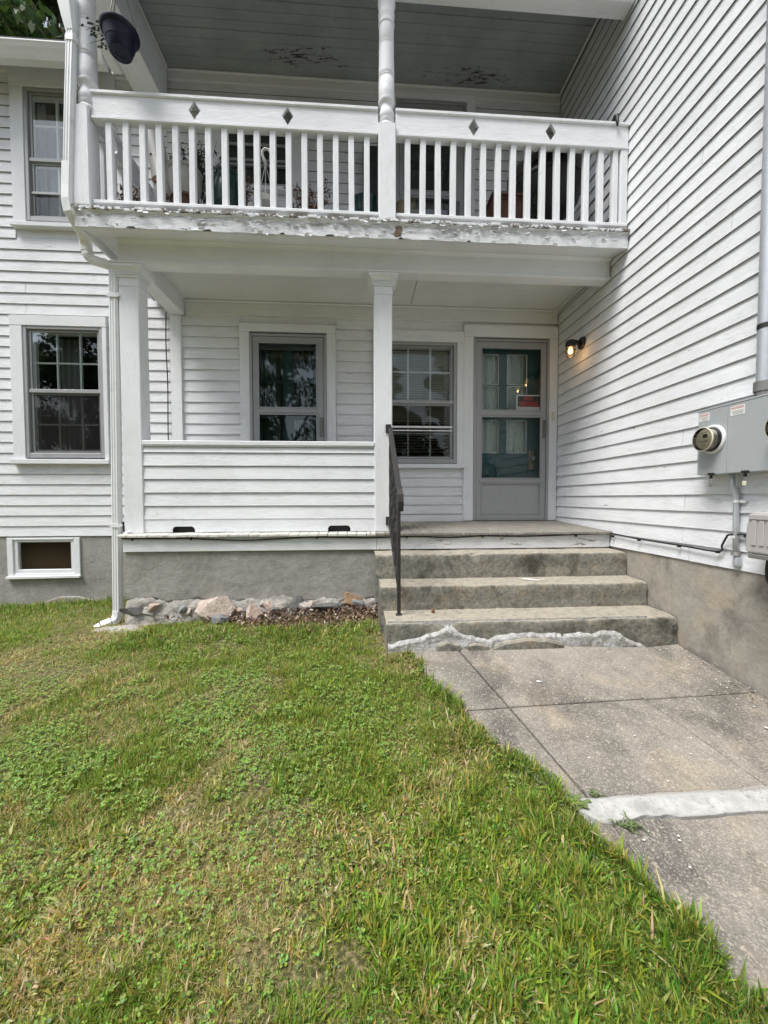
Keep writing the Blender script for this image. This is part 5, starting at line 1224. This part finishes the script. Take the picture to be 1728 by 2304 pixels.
def blades(n_list):
    X = []; Y = []
    for (n, x0, x1, y0, y1) in n_list:
        x, y = scatter(n, x0, x1, y0, y1); k = in_view(x, y); X.append(x[k]); Y.append(y[k])
    x = np.concatenate(X); y = np.concatenate(Y)
    dry = fbm(x, y, 1.5, 11); dry2 = fbm(x, y, 5.5, 31); thin = fbm(x, y, 3.2, 51)
    dryness = np.clip((dry-.47)*4.2+(dry2-.5)*1.8+.22, 0, 1)
    # greener, longer growth along the walk edge, the wing wall and in front of the leaf litter
    lush = .75*np.clip(1-(edge_x(y)-x)/.24, 0, 1)*(y < 2.7) + np.clip((y-3.75)/.5, 0, 1)*(x < -2) + np.exp(-((y-3.02)/.13)**2)*(x > -1.9)*.8
    lush = np.clip(lush+np.clip((x-.3)/.6, 0, 1)*np.clip(1.4-y, 0, 1)*1.2, 0, 1)
    lushn = lush*np.clip(.5+fbm(x, y, 4, 77), 0, 1.2)
    dryness = np.clip(dryness-.7*lush, 0, 1)
    lz = litter_zone(x, y); weedy = np.clip((fbm(x, y, 1.8, 61)-.50)*6, 0, 1)*np.clip(1-np.abs(x+1.25)/1.1, 0, 1)*np.clip(1-np.abs(y-1.95)/.75, 0, 1)*1.6
    keep = rng.random(len(x)) < (1-.93*lz)*np.clip(1.12-.6*np.clip((thin-.60)*5, 0, 1), .78, 1)*(1-.25*np.clip(weedy, 0, 1))
    x, y, dryness, lushn = x[keep], y[keep], dryness[keep], lushn[keep]; n = len(x)
    z = gz(x, y)-.004
    wide = rng.random(n) < (.035+.15*lushn+.20*np.clip((fbm(x, y, 2.6, 301)-.45)*5, 0, 1)*np.clip((1.75-y)/.5, 0, 1)); tall = rng.random(n) < .012+.02*lushn
    L = rng.uniform(.015, .038, n)*(1+.55*lushn)*(1-.15*dryness); L = np.where(wide, L*1.35, L); L = np.where(tall, L*rng.uniform(1.3, 2.0, n), L)
    hum = fbm(x, y, 15, 201); L = L*np.clip(.62+1.0*np.clip((hum-.22)*1.7, 0, 1), .6, 1.7)
    z = z+.014*(hum-.5)
    lev = np.interp(y, LE_Y, LE_X)
    z = np.where((x > lev-.006) & (y < 2.64), walk_z(y)+.001, z)
    W = rng.uniform(.0009, .0019, n)*(1-.25*dryness); W = np.where(wide, rng.uniform(.0028, .0048, n), W)
    az = rng.uniform(0, 2*np.pi, n)+(fbm(x, y, 7, 91)-.5)*5; lean = np.clip(np.abs(rng.normal(.62, .34, n))+.30*dryness, .05, 1.45); lean = np.where(tall, lean*.55, lean)
    bend = rng.uniform(.25, 1.1, n)
    dx, dy = np.cos(az), np.sin(az); tx, ty = -dy, dx
    tw = rng.uniform(-.9, .9, n); wx = tx*np.cos(tw)+0*dx; wy = ty*np.cos(tw); wz = np.sin(tw)*.6
    V = np.zeros((n, 5, 3)); h = np.zeros((n, 3)); r = np.zeros((n, 3))
    for k, s in enumerate((0, .52, 1.0)):
        a = lean*.55+bend*s*.75*lean; r[:, k] = L*s*np.sin(a); h[:, k] = L*s*np.cos(np.minimum(a, 1.45))
    for j, (k, sg, wm) in enumerate(((0, -1, .7), (0, 1, .7), (1, -1, 1), (1, 1, 1), (2, 0, 0))):
        V[:, j, 0] = x+dx*r[:, k]+sg*wx*W*wm; V[:, j, 1] = y+dy*r[:, k]+sg*wy*W*wm; V[:, j, 2] = z+h[:, k]+sg*wz*W*wm
    base = np.arange(n)*5
    q = np.stack([base, base+1, base+3, base+2, base+2, base+3, base+4], 1).ravel()
    st = (np.arange(n)[:, None]*7+np.array([0, 4])).ravel(); to = np.tile([4, 3], n)
    green = np.stack([rng.uniform(.18, .34, n), rng.uniform(.29, .46, n), rng.uniform(.03, .075, n)], 1)
    deep = np.stack([rng.uniform(.07, .14, n), rng.uniform(.145, .26, n), rng.uniform(.018, .04, n)], 1)
    olive = np.stack([rng.uniform(.27, .42, n), rng.uniform(.28, .41, n), rng.uniform(.05, .10, n)], 1)
    straw = np.stack([rng.uniform(.50, .72, n), rng.uniform(.42, .60, n), rng.uniform(.20, .34, n)], 1)
    f = rng.random(n)
    pst = .05+.46*dryness; pol = pst+.20+.20*dryness; pd = pol+.18+.30*lushn
    c = np.where((f < pst)[:, None], straw, np.where((f < pol)[:, None], olive, np.where((f < pd)[:, None], deep, green)))
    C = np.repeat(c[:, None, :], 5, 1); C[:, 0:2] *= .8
    C = np.where(rng.random((n, 1, 1)) < .12, C*np.array([1.15, .95, .8]), C)
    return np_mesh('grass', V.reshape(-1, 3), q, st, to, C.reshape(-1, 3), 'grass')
g_ = blades([(150000, -1.3, 1.15, .70, 1.25), (175000, -2.0, 1.0, 1.25, 1.9), (130000, -2.9, .8, 1.9, 2.7), (85000, -4.0, .4, 2.7, 3.45), (36000, -5.2, -1.9, 3.45, 4.42), (8000, -1.5, 1.2, .4, .7)])
tag(g_, 'short patchy green and straw coloured lawn grass in front of the house', 'grass', kind='stuff')

def weeds():
    x, y = scatter(110000, -3.6, .9, .75, 3.3); k = in_view(x, y); x, y = x[k], y[k]
    zone = np.exp(-((x+1.2)/.95)**2-((y-1.95)/.62)**2)*1.25+.10+.35*np.exp(-((x-.72)/.18)**2-((y-1.55)/.16)**2)
    p = zone*np.clip((fbm(x, y, 4.5, 141)-.40)*4.5, 0, 1)
    k = (rng.random(len(x)) < p) & (litter_zone(x, y) < .3); x, y = x[k], y[k]; n = len(x)
    k = 3; sz = np.repeat(rng.uniform(.003, .0068, n), k); z0 = np.repeat(gz(x, y)+rng.uniform(.010, .036, n), k); a0 = np.repeat(rng.uniform(0, 6.283, n), k)+np.tile(np.arange(k)*2.094, n)+rng.normal(0, .15, n*k)
    x = np.repeat(x, k); y = np.repeat(y, k); n = n*k; lift = rng.normal(.15, .35, n); roll_ = rng.normal(0, .45, n)
    shape = np.array([(.05, 0), (.7, -.55), (1.45, -.62), (1.75, 0), (1.45, .62), (.7, .55)]); V = np.zeros((n, 6, 3))
    for j, (a, b) in enumerate(shape):
        V[:, j, 0] = x+sz*(a*np.cos(a0)-b*np.sin(a0)); V[:, j, 1] = y+sz*(a*np.sin(a0)+b*np.cos(a0)); V[:, j, 2] = z0+sz*(a*lift+b*roll_+(.28 if abs(b) > .3 else 0))
    base = np.arange(n)*6; q = (base[:, None]+np.array([0, 1, 2, 3, 0, 3, 4, 5])).ravel(); st = (np.arange(n)[:, None]*8+np.array([0, 4])).ravel(); to = np.tile([4, 4], n)
    f = rng.random(n); c = np.stack([rng.uniform(.18, .34, n), rng.uniform(.30, .48, n), rng.uniform(.06, .11, n)], 1)
    c = np.where((f < .14)[:, None], np.stack([rng.uniform(.28, .40, n), rng.uniform(.38, .48, n), rng.uniform(.06, .10, n)], 1), c)
    c = np.where((f > .86)[:, None], np.stack([rng.uniform(.16, .22, n), rng.uniform(.24, .30, n), rng.uniform(.10, .14, n)], 1), c)
    return np_mesh('weeds', V.reshape(-1, 3), q, st, to, np.repeat(c[:, None], 6, 1).reshape(-1, 3), 'grass')
tag(weeds(), 'low broad-leaved clover and ground ivy spread through the lawn', 'weeds', kind='stuff')

def litter():
    n = 5200; x = rng.uniform(-1.75, .17, n); y = rng.uniform(2.95, 3.43, n); k = rng.random(n) < litter_zone(x, y)*.95+.03; x, y = x[k], y[k]
    x2 = np.concatenate([rng.uniform(2.08, 2.27, 130), rng.uniform(.32, .52, 50)]); y2 = np.concatenate([rng.uniform(1.75, 2.6, 130), rng.uniform(2.2, 2.6, 50)])
    k2 = rng.random(len(x2)) < np.concatenate([np.clip((x2[:130]-2.12)/.13, 0, 1), np.ones(50)]); x2, y2 = x2[k2], y2[k2]
    z = np.concatenate([gz(x, y)+rng.uniform(.0, .045, len(x))+.03*np.clip((y-3.25)/.15, 0, 1), walk_z(y2)+rng.uniform(.004, .014, len(y2))]); sm = len(x)
    x = np.concatenate([x, x2]); y = np.concatenate([y, y2]); n = len(x)
    s = rng.uniform(.007, .022, n); s[sm:] *= .55; az = rng.uniform(0, 6.283, n); t1, t2 = rng.normal(0, .6, n), rng.normal(0, .6, n); t1[sm:] *= .3; t2[sm:] *= .3
    V = np.zeros((n, 4, 3))
    for j, (a, b) in enumerate(((-1, 0), (0, -.42), (1, 0), (0, .42))):
        lx = s*(a*np.cos(az)-b*np.sin(az)); ly = s*(a*np.sin(az)+b*np.cos(az)); V[:, j, 0] = x+lx; V[:, j, 1] = y+ly; V[:, j, 2] = z+lx*t1+ly*t2+(abs(a) < .5)*s*.25
    base = np.arange(n)*4; q = (base[:, None]+np.arange(4)).ravel(); st = np.arange(n)*4; to = np.full(n, 4)
    f = rng.random(n)[:, None]; c = np.where(f < .45, np.array([.115, .065, .042]), np.where(f < .75, np.array([.20, .13, .085]), np.where(f < .93, np.array([.31, .23, .165]), np.array([.45, .41, .36]))))*rng.uniform(.7, 1.25, (n, 1))
    return np_mesh('leaf_litter', V.reshape(-1, 3), q, st, to, np.repeat(c[:, None], 4, 1).reshape(-1, 3), 'litter')
tag(litter(), 'brown dead leaves and wood chips lying against the foundations', 'leaf litter', kind='stuff')

# weeds growing from the walkway joint beside the pale cement patch
def tuft(label, cx_, cy_, n, L, kindm, z0):
    mb = MB()
    for i in range(n):
        a = random.uniform(0, 6.283); l = L*random.uniform(.5, 1.1); b = Vector((cx_+random.gauss(0, L*.45), cy_+random.gauss(0, L*.25), z0))
        d = Vector((math.cos(a), math.sin(a), random.uniform(.2, 1.1))).normalized(); w = Vector((-math.sin(a), math.cos(a), 0))*(.003 if kindm == 'g' else .007)
        m = b+d*l*.55; t = b+d*l-Vector((0, 0, l*.25)); o = len(mb.v)
        mb.v += [tuple(b-w*.4), tuple(b+w*.4), tuple(m-w), tuple(m+w), tuple(t)]; mb.f += [(o, o+1, o+3, o+2), (o+2, o+3, o+4)]
    return tag(obj('weed_tuft', mb, 'leaf_tuft', None), label, 'weed')
M['leaf_tuft'] = simple('joint_weed_leaf', (.12, .17, .055), .6, 0, .4, 30)
tuft('small grass tuft growing at the lower edge of the pale cement patch', .985, 1.335, 40, .05, 'g', walk_z(1.33)+.004)
tuft('broad-leaved weed at the corner where lawn meets pale cement patch', .835, 1.44, 60, .045, 'b', walk_z(1.44)+.0)
tuft('low broad-leaved weed on the lawn edge above the pale cement patch', .79, 1.56, 60, .04, 'b', walk_z(1.56))
tuft('tiny weed on the upper edge of the pale cement patch', .935, 1.475, 26, .03, 'g', walk_z(1.47)+.004)

# ------------------------------------------------------------------ trees
def tree(label, x, y, h, cr, n, leaf, seed, z0=-1.4, trunk_h=.25, group=None, tone=(1, 1, 1), full=False):
    r = np.random.default_rng(seed); rn = random.Random(seed); t = thing('tree', label, 'tree', group)
    tk = MB(); tk.tube([(x, y, z0), (x+rn.uniform(-.2, .2), y, z0+h*.25), (x+rn.uniform(-.4, .4), y+rn.uniform(-.3, .3), z0+h*.55), (x+rn.uniform(-.5, .5), y, z0+h*.85)], [h*.022, h*.018, h*.012, h*.004], 10)
    clumps = []
    for i in range(80 if full else 34):
        a = rn.uniform(0, 6.283); u = rn.uniform(trunk_h, 1.0); rad = cr*(math.sin(math.pi*min(1, (u-trunk_h)/(1-trunk_h)*.86+.12))**.7)*rn.uniform(.35, 1.0)
        if full: rad = cr*min(1, (1-u)*1.7)**.6*math.sqrt(rn.uniform(.05, 1))
        c = Vector((x+rad*math.cos(a), y+rad*math.sin(a), z0+h*u)); clumps.append((c, cr*rn.uniform(.16, .34)))
        if i % 2 == 0 and i < 34: tk.tube([(x, y, z0+h*max(.15, u-.22)), ((x+c.x)/2, (y+c.y)/2, z0+h*(u-.08)), tuple(c)], [h*.007, h*.004, h*.0015], 6)
    obj('trunk', tk, 'bark', t, smooth=True)
    ci = r.integers(0, len(clumps), n); cc = np.array([tuple(c[0]) for c in clumps])[ci]; cs = np.array([c[1] for c in clumps])[ci]
    d = r.normal(0, 1, (n, 3)); d /= np.linalg.norm(d, axis=1)[:, None]; p = cc+d*(cs*r.uniform(.25, 1.0, n)**.6)[:, None]*np.array([1, 1, .75])
    s = leaf*r.uniform(.5, 1.2, n); U = r.normal(0, 1, (n, 3)); U /= np.linalg.norm(U, axis=1)[:, None]; Wv = np.cross(U, r.normal(0, 1, (n, 3))); Wv /= np.linalg.norm(Wv, axis=1)[:, None]
    V = np.stack([p-U*s[:, None], p-Wv*s[:, None]*.45, p+U*s[:, None], p+Wv*s[:, None]*.45], 1)
    ctone = r.uniform(.7, 1.25, len(clumps))[ci]
    c = np.stack([r.uniform(.035, .075, n), r.uniform(.065, .12, n), r.uniform(.018, .035, n)], 1)*ctone[:, None]*np.array(tone)
    base = np.arange(n)*4; q = (base[:, None]+np.arange(4)).ravel()
    o = np_mesh('crown', V.reshape(-1, 3), q, base, np.full(n, 4), np.repeat(c[:, None], 4, 1).reshape(-1, 3), 'foliage'); o.parent = t
    return t
tree('tall leafy tree rising behind the house roof at top left', -12.4, 16.0, 26, 5.5, 110000, .17, 5, 0, .3)
tree('leafy tree behind the house roof, nearer the downspout', -10.3, 15.2, 24, 4.4, 70000, .16, 6, 0, .3)
for i, (x, y, h, cr, n, lab) in enumerate(((-14.5, -12, 11.5, 3.6, 34000, 'broad tree across the yard, mirrored in the lower left window'), (-10.2, -13.5, 12.5, 3.4, 30000, 'tree across the yard just right of the broadest one'), (-4.2, -14, 15, 4.0, 40000, 'tall dense tree across the yard, mirrored in the porch door glass'),
                                     (.9, -17, 14, 2.3, 30000, 'tree across the yard, mirrored left of the gap in the porch window'), (6.3, -16, 14, 2.4, 30000, 'tree across the yard, mirrored right of the gap in the porch window'), (3.6, -23, 8.6, 3.4, 24000, 'low tree at the back of the yard filling the gap'), (-19, -9, 11, 3.6, 20000, 'tree at the far left of the yard beyond the wing'))):
    tree(lab, x, y, h, cr, n, .13, 40+i, -1.6, .03, 'trees across the yard', full=True)
